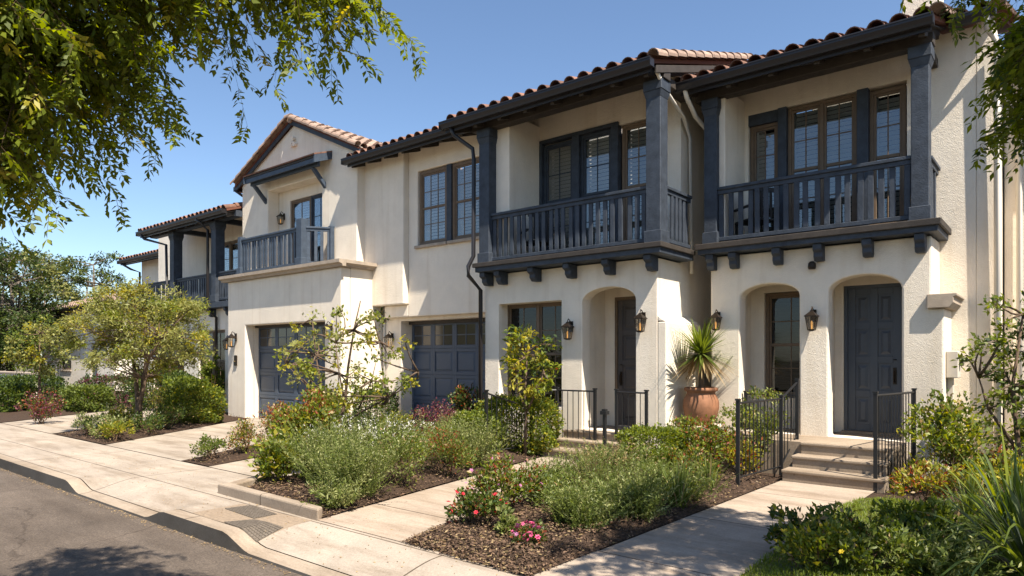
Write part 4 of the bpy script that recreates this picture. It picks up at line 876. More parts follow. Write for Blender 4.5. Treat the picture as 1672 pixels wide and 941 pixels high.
def blossoms(t, pts, m, r0=.022, seed=0, name='blossom'):
    """a few ruffled flower heads, each its own part; pts relative to the plant"""
    rr = random.Random(seed); b = MB()
    for k in range(3):
        n = 6 if k < 2 else 4; R = r0*(1-.28*k)
        for i in range(n):
            a = 2*PI*i/n+k*.5; ca, sa = math.cos(a), math.sin(a); tz = .25+.35*k
            b.add([(0, 0, 0), (R*.7*math.cos(a-.45), R*.7*math.sin(a-.45), R*tz*.7), (R*1.15*ca, R*1.15*sa, R*tz), (R*.7*math.cos(a+.45), R*.7*math.sin(a+.45), R*tz*.7)], [(0, 1, 2, 3)])
    o0 = None
    for p in pts:
        if o0 is None: o = b.build(name, m, t, org=Vector()); o0 = o
        else: o = o0.copy(); C.objects.link(o); o.parent = t
        o.location = p; o.rotation_euler = (rr.uniform(-.9, .9), rr.uniform(-.9, .9), rr.uniform(0, 6)); s = rr.uniform(.75, 1.25); o.scale = (s, s, s)
def dome_pts(n, h, w_, seed, zmin=.5):
    r = np.random.default_rng(seed); d = nrm(r.normal(size=(n, 3))); d[:, 2] = np.abs(d[:, 2]); return [tuple(q) for q in d*np.array([w_*.48, w_*.48, h*.5])*r.uniform(.9, 1.05, (n, 1))+np.array([0, 0, h*.48])]

GP = 'plants in the front garden beds'
# --- near bed between the two paths
t = bush('rose_bush', 'small rose bush with red blooms at the bed corner by the sidewalk', -4.42, 4.85, .36, .66, ['g_mid', 'g_dark', 'g_red'], [.6, .3, .1], 1500, .038, .024, group=GP, clumps=16, csize=.2)
blossoms(t, dome_pts(20, .40, .62, 3), 'red_petal', .024, 1)
t = bush('flower_mound', 'tiny mound of pink flowers nearest the camera on bare mulch', -3.62, 4.62, .20, .34, ['g_mid', 'g_dark', 'g_red'], [.5, .3, .2], 800, .028, .016, group=GP, clumps=12, csize=.22)
blossoms(t, dome_pts(22, .22, .30, 4), 'pink_petal', .022, 2); blossoms(t, dome_pts(10, .24, .26, 5), 'mauve_petal', .022, 3)
bush('sage_plant', 'small grey green leafy plant between rose bush and pink mound', -4.02, 4.80, .24, .42, ['g_sage', 'g_silver'], [.6, .4], 900, .045, .02, group=GP, clumps=10)
herb('catmint', 'grey green spiky catmint mound filling the middle of the near bed front', -3.70, 5.45, .42, 1.1, ['g_sage', 'g_silver', 'g_mid'], [.6, .25, .15], 360, 26, .034, .008, group=GP, spread=1.0)
herb('catmint', 'grey green catmint mound by the right path edge of near bed', -3.46, 6.2, .44, 1.1, ['g_sage', 'g_silver', 'g_mid'], [.55, .3, .15], 340, 26, .034, .008, group=GP, spread=1.0)
t = bush('salvia_bush', 'green leafy salvia with rusty tips behind the red rose bush', -4.62, 5.5, .55, .95, ['g_mid', 'g_bright', 'g_red', 'g_dry'], [.55, .3, .06, .09], 2600, .042, .022, group=GP, tips=(2, .08))
blossoms(t, dome_pts(16, .60, .9, 21), 'mauve_petal', .018, 9)
herb('catmint', 'grey green catmint behind the leafy salvia at the left path edge', -4.72, 6.55, .42, 1.0, ['g_sage', 'g_silver', 'g_mid'], [.5, .2, .3], 330, 26, .036, .009, group=GP, spread=.95)
herb('rosemary', 'dark green feathery rosemary in the middle of the near bed', -4.15, 6.6, .46, 1.1, ['g_sage', 'g_mid'], [.6, .4], 360, 26, .032, .007, group=GP, spread=.9)
herb('catmint', 'tall pale catmint in front of the narrow steps', -4.75, 7.6, .50, 1.2, ['g_sage', 'g_silver', 'g_dry'], [.65, .2, .15], 360, 26, .036, .008, group=GP, spread=.9, tipm=(2, .25))
herb('catmint', 'grey green catmint right of the tall pale catmint', -3.72, 7.4, .42, 1.2, ['g_sage', 'g_silver', 'g_mid'], [.55, .25, .2], 320, 26, .034, .008, group=GP, spread=1.0)
straps('agapanthus', 'bright strap leaved clump at the right edge of the near bed', -3.32, 6.95, .50, .8, ['g_mid', 'g_sage', 'g_dry'], [.6, .3, .1], 150, .02, group=GP)
straps('agapanthus', 'strap leaved clump just in front of the left iron railing post', -3.42, 8.0, .42, .7, ['g_mid', 'g_sage', 'g_dry'], [.6, .3, .1], 120, .018, group=GP)
boxhedge('boxwood', 'rounded bright green boxwood beside the narrow steps', -4.85, 9.35, .58, 1.0, .8, ('g_bright', 'g_mid'), (.7, .3), 4200, group=GP, rough=.1)
bush('nandina', 'red tipped nandina between boxwood and iron railing', -4.05, 9.45, .80, 1.0, ['g_mid', 'g_bright', 'g_red'], [.5, .4, .1], 2600, .05, .022, group=GP, tips=(2, .12))
bush('ground_shrub', 'low mixed green shrub at the foot of the iron railing', -3.85, 8.55, .46, .95, ['g_mid', 'g_yellow', 'g_red'], [.7, .2, .1], 1900, .04, .02, group=GP)
bush('viburnum', 'airy light green shrub behind the left iron railing with white blooms', -3.62, 10.15, 1.22, 1.05, ['g_sage', 'g_bright', 'g_silver'], [.45, .35, .2], 3200, .05, .022, group=GP, clumps=34, csize=.13, stems=20)
bush('heuchera', 'yellow and red foliage low behind the iron railing pickets', -3.5, 9.3, .5, .6, ['g_yellow', 'g_red', 'g_bright'], [.5, .2, .3], 1100, .055, .022, group=GP)
bush('ground_shrub', 'leafy shrub in front of the clay pot plinth', -4.6, 10.05, .68, .95, ['g_mid', 'g_bright', 'g_red', 'g_yellow'], [.5, .25, .1, .15], 2400, .045, .022, group=GP)
herb('grass_tuft', 'pale dry grass tuft at the narrow step foot', -5.05, 8.35, .34, .7, ['g_dry', 'g_sage'], [.55, .45], 150, 16, .05, .007, group=GP)
# --- planter bed
bush('photinia', 'glossy bright leaved bush overhanging the planter kerb corner', -8.05, 4.95, .62, .80, ['g_bright', 'g_mid', 'g_yellow'], [.5, .25, .25], 1500, .065, .04, group=GP, clumps=20, csize=.2)
bush('nandina', 'tall nandina with coral tips at the planter left side', -8.55, 5.75, 1.16, 1.05, ['g_bright', 'g_mid', 'g_red', 'g_yellow'], [.45, .3, .03, .2], 4200, .05, .028, group=GP, tips=(2, .12), clumps=34)
herb('lavender', 'silvery lavender mound at the planter front corner by the path', -6.62, 4.95, .70, 1.05, ['g_silver', 'g_sage', 'g_mid'], [.45, .4, .15], 420, 30, .036, .008, group=GP, spread=.85)
herb('lavender', 'large grey green lavender behind the kerb nearest the grates', -7.40, 5.15, .78, 1.1, ['g_silver', 'g_sage', 'g_mid'], [.35, .4, .25], 430, 30, .036, .008, group=GP, spread=.8, tipm=(0, .4))
bush('westringia', 'olive green shrub in the middle of the planter along the path', -6.62, 5.85, .78, 1.1, ['g_sage', 'g_mid', 'g_dry', 'g_bright'], [.4, .3, .1, .2], 3600, .038, .014, group=GP, clumps=34, csize=.15)
bush('westringia', 'rust tinged shrub in the planter behind the olive green one', -6.75, 6.75, .72, 1.1, ['g_sage', 'g_mid', 'g_red', 'g_bright'], [.4, .3, .1, .2], 3200, .038, .015, group=GP, clumps=30, csize=.16, tips=(2, .2))
herb('lavender', 'pale silver bush at the planter path end near the iron fence', -7.05, 7.55, .74, 1.0, ['g_silver', 'g_sage'], [.65, .35], 400, 28, .036, .009, group=GP, spread=.85)
herb('lavender', 'white tipped lavender behind the big planter mounds', -7.75, 6.1, .80, 1.2, ['g_silver', 'g_sage', 'white_petal'], [.4, .55, .05], 400, 26, .036, .008, group=GP, spread=.8, tipm=(2, .22))
herb('lavender', 'white tipped lavender at the foot of the sparse tree', -8.3, 7.1, .72, 1.3, ['g_silver', 'g_sage', 'white_petal'], [.35, .6, .05], 380, 26, .036, .008, group=GP, spread=.8, tipm=(2, .22))
herb('santolina', 'little spiky grey tuft at the planter corner on mulch', -6.28, 4.55, .28, .5, ['g_silver', 'g_sage'], [.6, .4], 150, 18, .05, .012, group=GP, spread=1.1)
boxhedge('boxwood', 'lighter clipped boxwood left of the pair before the sunlit pier', -13.35, 9.45, .78, .85, .75, ('g_mid', 'g_bright'), (.6, .4), 2600, .04, .026, group=GP)
boxhedge('boxwood', 'dark clipped boxwood right of the pair by the middle garage', -12.75, 10.35, .86, .95, .8, ('g_dark', 'g_mid'), (.7, .3), 2600, .04, .026, group=GP)
boxhedge('boxwood', 'low dark clipped boxwood behind the nandina by the gabled garage', -14.05, 9.45, .50, .7, .5, ('g_dark', 'g_mid'), (.5, .5), 1800, .04, .026, group=GP)
bush('euphorbia', 'yellow flowering bush in front of the dark boxwood', -10.05, 8.7, .62, .85, ['g_yellow', 'g_mid', 'g_bright'], [.4, .3, .3], 1700, .045, .02, group=GP)
bush('loropetalum', 'purple leaved shrub left of the two by the middle garage', -9.75, 9.3, .72, 1.1, ['g_purple', 'g_dark', 'g_red'], [.6, .25, .15], 2800, .038, .022, group=GP, tips=(0, .5))
bush('loropetalum', 'purple leaved shrub right of the two beside the downspout', -8.95, 9.35, .62, 1.0, ['g_purple', 'g_dark', 'g_mid'], [.6, .2, .2], 2400, .038, .022, group=GP)
bush('camellia', 'dark green shrub with red shoots in front of the middle garage door', -9.85, 10.4, 1.15, .85, ['g_dark', 'g_mid', 'g_red'], [.7, .25, .05], 2600, .06, .03, group=GP, tips=(2, .22), clumps=26)
herb('dried_flower_clump', 'tan seed head clump between the purple shrub and box hedge', -8.25, 8.6, .66, .8, ['g_dry', 'g_silver', 'g_sage'], [.35, .4, .25], 200, 20, .04, .008, group=GP)
boxhedge('boxwood', 'bright green box hedge under the bay window behind thin fence', -7.55, 9.35, .95, 1.5, .75, ('g_bright', 'g_mid', 'g_yellow'), (.5, .35, .15), 6500, .036, .024, group=GP, rough=.09)
boxhedge('boxwood', 'small box hedge end nearest the iron fence post', -7.75, 8.5, .72, .7, .7, ('g_bright', 'g_mid'), (.5, .5), 2800, .036, .024, group=GP, rough=.12)
# --- strip between the driveways
bush('ground_shrub', 'small round green shrub at the tip of the driveway strip', -10.9, 5.4, .34, .6, ['g_mid', 'g_sage'], [.6, .4], 1100, .04, .022, group=GP)
bush('abelia', 'coppery shrub along the strip between the driveways', -11.0, 6.1, .55, .75, ['g_dry', 'g_mid', 'g_red', 'g_yellow'], [.3, .35, .15, .2], 1800, .04, .02, group=GP)
bush('abelia', 'taller coppery shrub behind in the driveway strip', -11.55, 7.0, .80, .85, ['g_dry', 'g_mid', 'g_red', 'g_yellow'], [.3, .35, .15, .2], 2200, .042, .02, group=GP, tips=(2, .3))
bush('nandina', 'green nandina with pink tips deep in the driveway strip', -12.2, 8.1, .95, .9, ['g_mid', 'g_bright', 'g_red'], [.5, .3, .2], 2000, .05, .024, group=GP, tips=(2, .35))
# --- bed with the pale tree
boxhedge('boxwood', 'broad rounded hedge left of the gabled garage', -17.6, 8.3, .92, 1.7, 1.0, ('g_mid', 'g_bright', 'g_yellow'), (.55, .3, .15), 4200, .05, .032, group=GP, rough=.14)
bush('abelia', 'golden shrub left of the broad rounded hedge', -18.5, 8.0, .82, 1.0, ['g_yellow', 'g_dry', 'g_mid'], [.4, .25, .35], 1800, .05, .028, group=GP)
for lab, x, y, h, w_, ms, ws in (('low yellow green tuft at the front corner of pale tree bed', -14.95, 5.45, .36, .75, ['g_yellow', 'g_bright'], [.5, .5]), ('low dark green mound right of the pale tree trunk', -15.6, 6.4, .48, 1.1, ['g_dark', 'g_mid'], [.5, .5]),
        ('white flecked mound at the left front of the pale tree bed', -16.3, 5.45, .46, .9, ['g_dark', 'g_silver'], [.6, .4]), ('grey sage at the sidewalk front of pale tree bed', -15.5, 5.5, .42, .9, ['g_silver', 'g_sage'], [.4, .6]),
        ('yellow flowered mound behind the white flecked mound', -17.2, 6.4, .50, .9, ['g_yellow', 'g_mid'], [.6, .4]), ('dark low shrub by the pale tree trunk foot', -16.2, 7.0, .5, 1.0, ['g_dark', 'g_mid'], [.6, .4]),
        ('green low shrub behind the pale tree trunk by driveway', -16.9, 7.6, .5, .9, ['g_mid', 'g_bright'], [.6, .4]), ('feathery grey grass mound at the far edge of pale tree bed', -18.2, 6.7, .5, 1.2, ['g_sage', 'g_silver'], [.6, .4])):
    bush('ground_shrub', lab, x, y, h, w_, ms, ws, 1300, .05, .022, group=GP, clumps=18, csize=.2)
# --- far left
bush('loropetalum', 'dusky pink leaved shrub at far left sidewalk edge', -20.4, 5.7, .72, 1.2, ['g_purple', 'g_red', 'g_mid'], [.5, .2, .3], 2000, .05, .03, group=GP)
for i, (lab, x, y, h, w_, ms) in enumerate((('rounded hedge at the left frame edge nearest the sidewalk', -25.6, 6.3, .80, 1.3, ('g_mid', 'g_dark')), ('taller rounded hedge behind the left edge hedge', -28.0, 7.6, 1.0, 1.8, ('g_dark', 'g_mid')), ('olive green hedge right of the small maple', -24.2, 8.0, .75, 1.4, ('g_mid', 'g_sage')),
        ('brown tinged hedge before the far townhouse', -26.3, 9.5, 1.0, 2.2, ('g_dark', 'g_purple')), ('dark hedge under the far balcony', -23.2, 9.9, 1.2, 2.0, ('g_dark', 'g_mid')), ('green shrub beside the far townhouse entry', -20.9, 9.6, 1.0, 1.2, ('g_mid', 'g_bright')),
        ('dark rounded hedge far left by the low garden wall', -32, 7.6, .9, 2.2, ('g_dark', 'g_mid')))):
    boxhedge('hedge', lab, x, y, h, w_, w_*.8, ms, (.65, .35), 2400, .065, .042, group=GP, rough=.2)
bush('climbing_vine', 'leafy vine climbing the far townhouse front window', -20.6, 10.3, 2.0, .8, ['g_bright', 'g_mid'], [.5, .5], 1500, .07, .04, group=GP, clumps=22, csize=.14)
bush('vine_sprig', 'small green sprig sprouting over the white drain pipe top by the overhang', -13.38, 11.10, .34, .42, ['g_mid', 'g_dark'], [.6, .4], 90, .09, .04, z=2.62, cat='plant', group=GP, clumps=8, csize=.2, stems=6)
# --- right side
bush('viburnum', 'large leafy shrub right of the broad steps railing', -1.12, 9.95, 1.15, 1.25, ['g_mid', 'g_bright', 'g_yellow'], [.5, .35, .15], 3600, .055, .03, group=GP, clumps=36, csize=.15)
bush('euphorbia', 'low yellow orange bush at the foot of right railing', -1.25, 8.95, .42, .85, ['g_yellow', 'g_bright', 'g_red'], [.5, .3, .2], 1700, .05, .018, group=GP)
straps('flax', 'big dark strap leaved flax at the right frame edge, nearest', -.15, 6.25, .95, 1.3, ['g_mid', 'g_dark', 'g_bright'], [.5, .35, .15], 210, .034, group=GP, droop=.8, lean=1.5, L=1.25)
straps('flax', 'dark strap leaved flax behind the nearest flax', -.35, 7.5, .95, 1.2, ['g_dark', 'g_mid', 'g_bright'], [.5, .35, .15], 170, .035, group=GP, droop=.8, lean=1.5, L=1.2)
bush('ground_shrub', 'leafy sprig plant poking over the lawn at the path edge', -1.72, 5.95, .40, .62, ['g_dark', 'g_mid', 'g_yellow'], [.3, .45, .25], 900, .05, .026, group=GP, clumps=14)
t = bush('ground_shrub', 'low yellow flecked plant in the shaded foreground', -1.45, 5.45, .36, .75, ['g_bright', 'g_yellow', 'g_mid'], [.4, .25, .35], 1500, .045, .020, group=GP)
blossoms(t, dome_pts(18, .40, .70, 11), 'yellow_petal', .018, 6)
bush('ground_shrub', 'dark green foreground shrub at the bottom frame edge', -1.15, 5.6, .40, .8, ['g_mid', 'g_bright', 'g_silver'], [.5, .35, .15], 1700, .05, .022, group=GP)
herb('catmint', 'grey leaved foreground herb beside the flax', -.75, 5.9, .36, .75, ['g_sage', 'g_silver', 'g_dark'], [.5, .2, .3], 240, 22, .045, .012, group=GP, spread=1.1)
bush('ground_shrub', 'dark shaded shrub on the lawn before the flax', -.95, 6.7, .42, .8, ['g_mid', 'g_bright'], [.5, .5], 1700, .05, .024, group=GP)
bush('euphorbia', 'yellow green shrub behind the flax near right edge', -.5, 9.0, .6, 1.1, ['g_yellow', 'g_mid', 'g_bright'], [.35, .35, .3], 1900, .055, .022, group=GP)
bush('ground_shrub', 'dark red and green shrub below the right end wall', -.75, 10.4, .62, 1.2, ['g_mid', 'g_dark', 'g_red'], [.5, .3, .2], 2000, .05, .026, group=GP)
bush('ground_shrub', 'green shrub against the right end wall behind others', -.2, 11.3, .95, 1.2, ['g_mid', 'g_bright'], [.6, .4], 2000, .05, .028, group=GP)

t = bush('ground_shrub', 'yellow orange flecked low plant in the foreground next to the leafy sprig', -1.42, 6.25, .36, .7, ['g_yellow', 'g_bright', 'g_red', 'g_mid'], [.25, .4, .05, .3], 1500, .05, .02, group=GP)
blossoms(t, dome_pts(16, .40, .66, 12), 'yellow_petal', .018, 7)
bush('ground_shrub', 'dark leaved low plant between foreground shrubs and the flax', -.85, 6.35, .34, .7, ['g_mid', 'g_dark', 'g_bright'], [.4, .3, .3], 1300, .05, .022, group=GP)
straps('agapanthus', 'small strap leaved tuft among the yellow shrubs before the right end wall', -.75, 8.2, .5, .7, ['g_mid', 'g_bright', 'g_dry'], [.5, .4, .1], 110, .02, group=GP)
herb('catmint', 'low grey green catmint on the path edge below the strap leaved clump', -3.5, 7.35, .30, .7, ['g_sage', 'g_mid'], [.6, .4], 240, 24, .034, .009, group=GP, spread=1.1)
bush('ground_shrub', 'green shrub filling between the pale catmint and the boxwood', -4.5, 8.5, .42, 1.0, ['g_mid', 'g_bright', 'g_sage'], [.5, .3, .2], 2200, .042, .02, group=GP)
bush('ground_shrub', 'low leafy green filler in the heart of the near bed', -4.35, 6.05, .40, .8, ['g_mid', 'g_bright', 'g_sage'], [.4, .3, .3], 1700, .04, .018, group=GP)
# agave in the pot (the spiky plant): short trunk and a burst of sword leaves
yv = thing('spiky_yucca', 'spiky yucca with a burst of sword leaves in the clay pot', 'plant', (ptx, pty, ptz+.55))
MB().tube([(ptx, pty, ptz+.56), (ptx+.01, pty, ptz+.85), (ptx, pty+.01, ptz+1.17)], [.05, .04, .05], 10).build('trunk', 'bark', yv)
r = np.random.default_rng(77); n = 260; a = r.uniform(0, 2*PI, n); el = np.arcsin(r.uniform(-.72, .995, n))
d = np.stack([np.cos(a)*np.cos(el), np.sin(a)*np.cos(el), np.sin(el)], 1); p = np.tile([0, 0, .62], (n, 1))+d*.02; lf = LF()
lf.blade(p, d, r.uniform(.52, .74, n), .038, np.where(el < -.35, 1, 0), droop=.10, seg=5); lf.build('leaves', ['g_mid', 'g_dry'], yv)

# lawn
r = np.random.default_rng(9); n = 60000; x = r.uniform(-1.95, .9, n); y = r.uniform(4.0, 8.6, n)
edge = -1.93+.05*np.sin(y*3); k = x > edge; x, y = x[k], y[k]; n = len(x)
lf = LF(); a = r.uniform(0, 2*PI, n); s = r.uniform(.1, .7, n); d = np.stack([np.cos(a)*s, np.sin(a)*s, np.ones(n)], 1)
p = np.stack([x, y, .03+.07*np.clip((x+1.96)/.35, 0, 1)], 1); lf.blade(p, d, r.uniform(.035, .085, n), .006, pick(r, n, [.6, .4]), droop=.4, seg=2)
tag(lf.build('lawn_grass', ['g_grass', 'g_bright']), 'short green lawn grass beside the right path', 'grass', kind='stuff')
# mulch chips
lf = LF()
for (q, n) in (([(-4.72, 4.15), (-3.21, 4.10), (-3.06, 9.4), (-5.43, 9.4)], 13000), ([(-8.1, 4.36), (-6.05, 4.24), (-6.95, 9.2), (-9.6, 8.8)], 8000), ([(-11.2, 5.2), (-10.45, 5.2), (-12.3, 9.8), (-13.2, 9.5)], 1500), ([(-17.3, 5.2), (-14.6, 5.2), (-17.8, 9.8), (-20.4, 9.9)], 2500)):
    u, v = r.random((n, 1)), r.random((n, 1))**1.6; a = np.array(q); p2 = (a[0]*(1-u)+a[1]*u)*(1-v)+(a[3]*(1-u)+a[2]*u)*v
    e = np.minimum(1, np.minimum(u, 1-u)*10)*np.minimum(1, v*22)
    p = np.concatenate([p2, .012+e*.085+r.uniform(0, .016, (n, 1))], 1); lf.leaf(p, nrm(r.normal(size=(n, 3))*np.array([1, 1, .25])), rdir(r, n, 1.5), r.uniform(.02, .055, n), r.uniform(.008, .02, n), pick(r, n, [.85, .15]), 0)
tag(lf.build('mulch_chips', ['chip', 'g_dry']), 'scattered bark mulch chips in the beds', 'mulch', kind='stuff')
# fallen leaf litter by the kerb joint and on the walks
n = 1300; lf = LF(); x = r.uniform(-14, -3.3, n); y = np.where(r.random(n) < .5, 3.27-np.abs(r.normal(size=n))*.05, r.uniform(3.5, 5, n)); z = np.where(y < 3.3, -.145, 0)
z = np.array([walk_z(a, b) if b > 3.3 else -.145 for a, b in zip(x, y)])+.006
lf.leaf(np.stack([x, y, z], 1), rdir(r, n, 0)*np.array([1, 1, .1]), rdir(r, n, 3), r.uniform(.012, .03, n), .012, 0, .1); tag(lf.build('leaf_litter', ['g_dry']), 'small dry leaves along the kerb', 'leaf litter', kind='stuff')

# ------------------------------------------------------------------ trees
def limb(m, path, r0, r1, n=7):
    k = len(path); m.tube(path, [r0+(r1-r0)*i/(k-1) for i in range(k)], n)
def curve(a, c, r, sag=.1, k=6):
    a, c = np.array(a, float), np.array(c, float); L = np.linalg.norm(c-a); o = r.normal(size=3)*L*sag; return [tuple(a+(c-a)*t+o*math.sin(PI*t)) for t in np.linspace(0, 1, k)]
def tree(name, label, x, y, trunks, cen, rad, mats, wts, clumps=60, per=110, csize=.30, L=.07, W=.02, bark='bark', twigs=True, group=None, seed=0, up=.0, cat='tree', z=.05, minr=.25, thick=1):
    """trunks: list of (base, forks..., tip) paths relative to the foot; leaves sit in clumps at the ends of limbs"""
    r = np.random.default_rng(seed+900); t = thing(name, label, cat, (x, y, z), group)
    cc = nrm(r.normal(size=(clumps, 3)))*(minr+(1-minr)*r.random((clumps, 1))**.5)*np.array(rad)+np.array(cen)
    m = MB(); 
    for path, r0, r1 in trunks: limb(m, [(x+p[0], y+p[1], z+p[2]) for p in path], r0, r1, 8)
    tips = [np.array(q) for path, _, _ in trunks for q in path[max(1, len(path)//2):]]
    m.build('trunk', bark, t, smooth=True)
    b = MB()
    for c in cc:
        s = min(tips, key=lambda q: np.linalg.norm(q-c)+(0 if q[2] < c[2]+.2 else 1.5)); pth = curve(s, c, r, .08, 5); limb(b, [(x+p[0], y+p[1], z+p[2]) for p in pth], .018*thick, .005*thick, 5)
    b.build('branch', bark, t, smooth=True)
    n = clumps*per; pi = np.repeat(np.arange(clumps), per); cs = csize*r.uniform(.6, 1.3, clumps)
    p = cc[pi]+nrm(r.normal(size=(n, 3)))*(r.random((n, 1))**.55)*(cs[pi][:, None])*np.array([1.1, 1.1, .8])
    d = rdir(r, n, up, nrm(p-np.array(cen)), .5); sz = r.uniform(.65, 1.25, n); lf = LF(); lf.leaf(p, d, rdir(r, n, .8), L*sz, W*sz, np.where(r.random(n) < .8, pick(r, clumps, wts)[pi], pick(r, n, wts)))
    k = n//9; lf2 = LF(); lf2.stem(cc[pi[::9]][:k], p[::9][:k], .004*thick, .002*thick); lf.build('crown', mats, t); lf2.build('twigs', [bark], t)
    return t
# pale airy tree in the left bed
tr = [([(0, 0, -.1), (-.04, 0, .5), (-.25, .05, 1.0), (-.6, .1, 1.7), (-.9, .1, 2.3)], .075, .02), ([(.03, .02, -.1), (.04, 0, .6), (.1, .1, 1.2), (.15, .1, 2.0), (.2, 0, 2.7)], .075, .018), ([(.05, 0, -.1), (.15, -.05, .6), (.45, -.1, 1.2), (.85, -.1, 1.7), (1.2, 0, 2.1)], .06, .015)]
tree('olive_tree', 'airy pale olive green tree with several slim trunks in the left bed', -16.45, 6.5, tr, (.05, 0, 2.28), (1.62, 1.5, 1.12), ['g_olive', 'g_bright', 'g_yellow'], [.66, .2, .14], clumps=150, per=140, csize=.27, L=.085, W=.030, seed=1, minr=.2)
# sparse young tree in the planter
tr = [([(0, 0, -.1), (.02, 0, .5), (.12, .05, .95), (.2, .05, 1.5), (.35, .05, 2.1), (.45, .1, 2.55)], .035, .008), ([(-.25, -.05, -.1), (-.32, 0, .6), (-.42, 0, 1.1), (-.6, 0, 1.7), (-.7, 0, 2.3)], .03, .007), ([(.02, 0, .55), (.45, .1, .80), (1.0, .2, 1.05), (1.55, .3, 1.45)], .022, .006), ([(-.35, 0, .75), (-.8, 0, 1.15), (-1.4, -.05, 1.55)], .018, .005), ([(.12, .05, .95), (-.1, .1, 1.4), (-.2, .1, 1.9)], .018, .005), ([(.4, .1, .85), (.6, .2, 1.3), (.75, .25, 1.9)], .015, .004)]
tree('young_tree', 'sparse young tree with open branches in front of the two garages', -9.0, 6.55, tr, (.05, .1, 1.60), (1.75, .7, .82), ['g_olive', 'g_bright', 'g_yellow'], [.4, .4, .2], clumps=74, per=28, csize=.16, L=.075, W=.042, seed=2, minr=.45)
# citrus under the bay window
tr = [([(0, 0, -.1), (.02, 0, .6), (0, 0, 1.1), (.05, 0, 1.7)], .035, .012), ([(.01, 0, .7), (.25, 0, 1.1), (.4, 0, 1.4)], .02, .008), ([(.0, 0, .8), (-.25, 0, 1.3), (-.35, 0, 1.7)], .02, .008)]
tree('citrus_tree', 'small citrus tree with glossy yellow green leaves under the bay window', -7.12, 9.0, tr, (0, 0, 1.55), (.58, .45, .70), ['g_bright', 'g_yellow', 'g_dark', 'g_red'], [.4, .35, .2, .05], clumps=34, per=36, csize=.17, L=.10, W=.042, seed=3)
# small maple and big trees at far left
tr = [([(0, 0, -.1), (.02, 0, .8), (0, 0, 1.6), (.05, 0, 2.4)], .05, .015)]
tree('maple_tree', 'small yellow green maple at the far left sidewalk', -24.9, 6.9, tr, (0, 0, 2.0), (.85, .85, .9), ['g_olive', 'g_mid', 'g_yellow'], [.5, .3, .2], clumps=44, per=70, csize=.28, L=.10, W=.06, seed=4)
GT = 'large trees beyond the row'
for i, (lab, x, y, h, rr_, ms, ws) in enumerate((('large dark tree at the left frame edge', -47, 11.6, 8.6, 3.1, ['g_far', 'g_dark', 'g_olive'], [.6, .25, .15]), ('large olive toned tree right of the dark one', -60, 16.5, 10.2, 3.4, ['g_far', 'g_olive', 'g_mid'], [.5, .3, .2]),
        ('tall loose crowned tree above the white house roof', -58, 19.6, 10.4, 2.8, ['g_far', 'g_mid'], [.7, .3]), ('dense dark tree behind the low garden wall', -45.5, 10.6, 4.6, 1.9, ['g_dark', 'g_far'], [.5, .5]), ('low dark tree at far left beyond the sidewalk', -52, 9.5, 7.0, 3.2, ['g_far', 'g_dark'], [.6, .4]), ('distant tree beyond the street end', -66, 12, 8, 4, ['g_far', 'g_dark'], [.6, .4]))):
    tr = [([(0, 0, -.1), (.1, 0, h*.3), (0, .1, h*.55), (.1, 0, h*.85)], .22, .05), ([(.08, 0, h*.28), (.8, .2, h*.5), (1.2, .2, h*.7)], .12, .04), ([(.05, 0, h*.32), (-.8, -.2, h*.55), (-1.2, 0, h*.7)], .12, .04)]
    loose = i == 2
    tree('large_tree', lab, x, y, tr, (0, 0, h*(.68 if loose else .58)), (rr_, rr_, h*(.30 if loose else .40)), ms, ws, clumps=46 if loose else 90, per=110, csize=.62 if loose else .72, L=.20, W=.11, bark='bark_grey', group=GT, seed=20+i, thick=2.5, minr=.3)

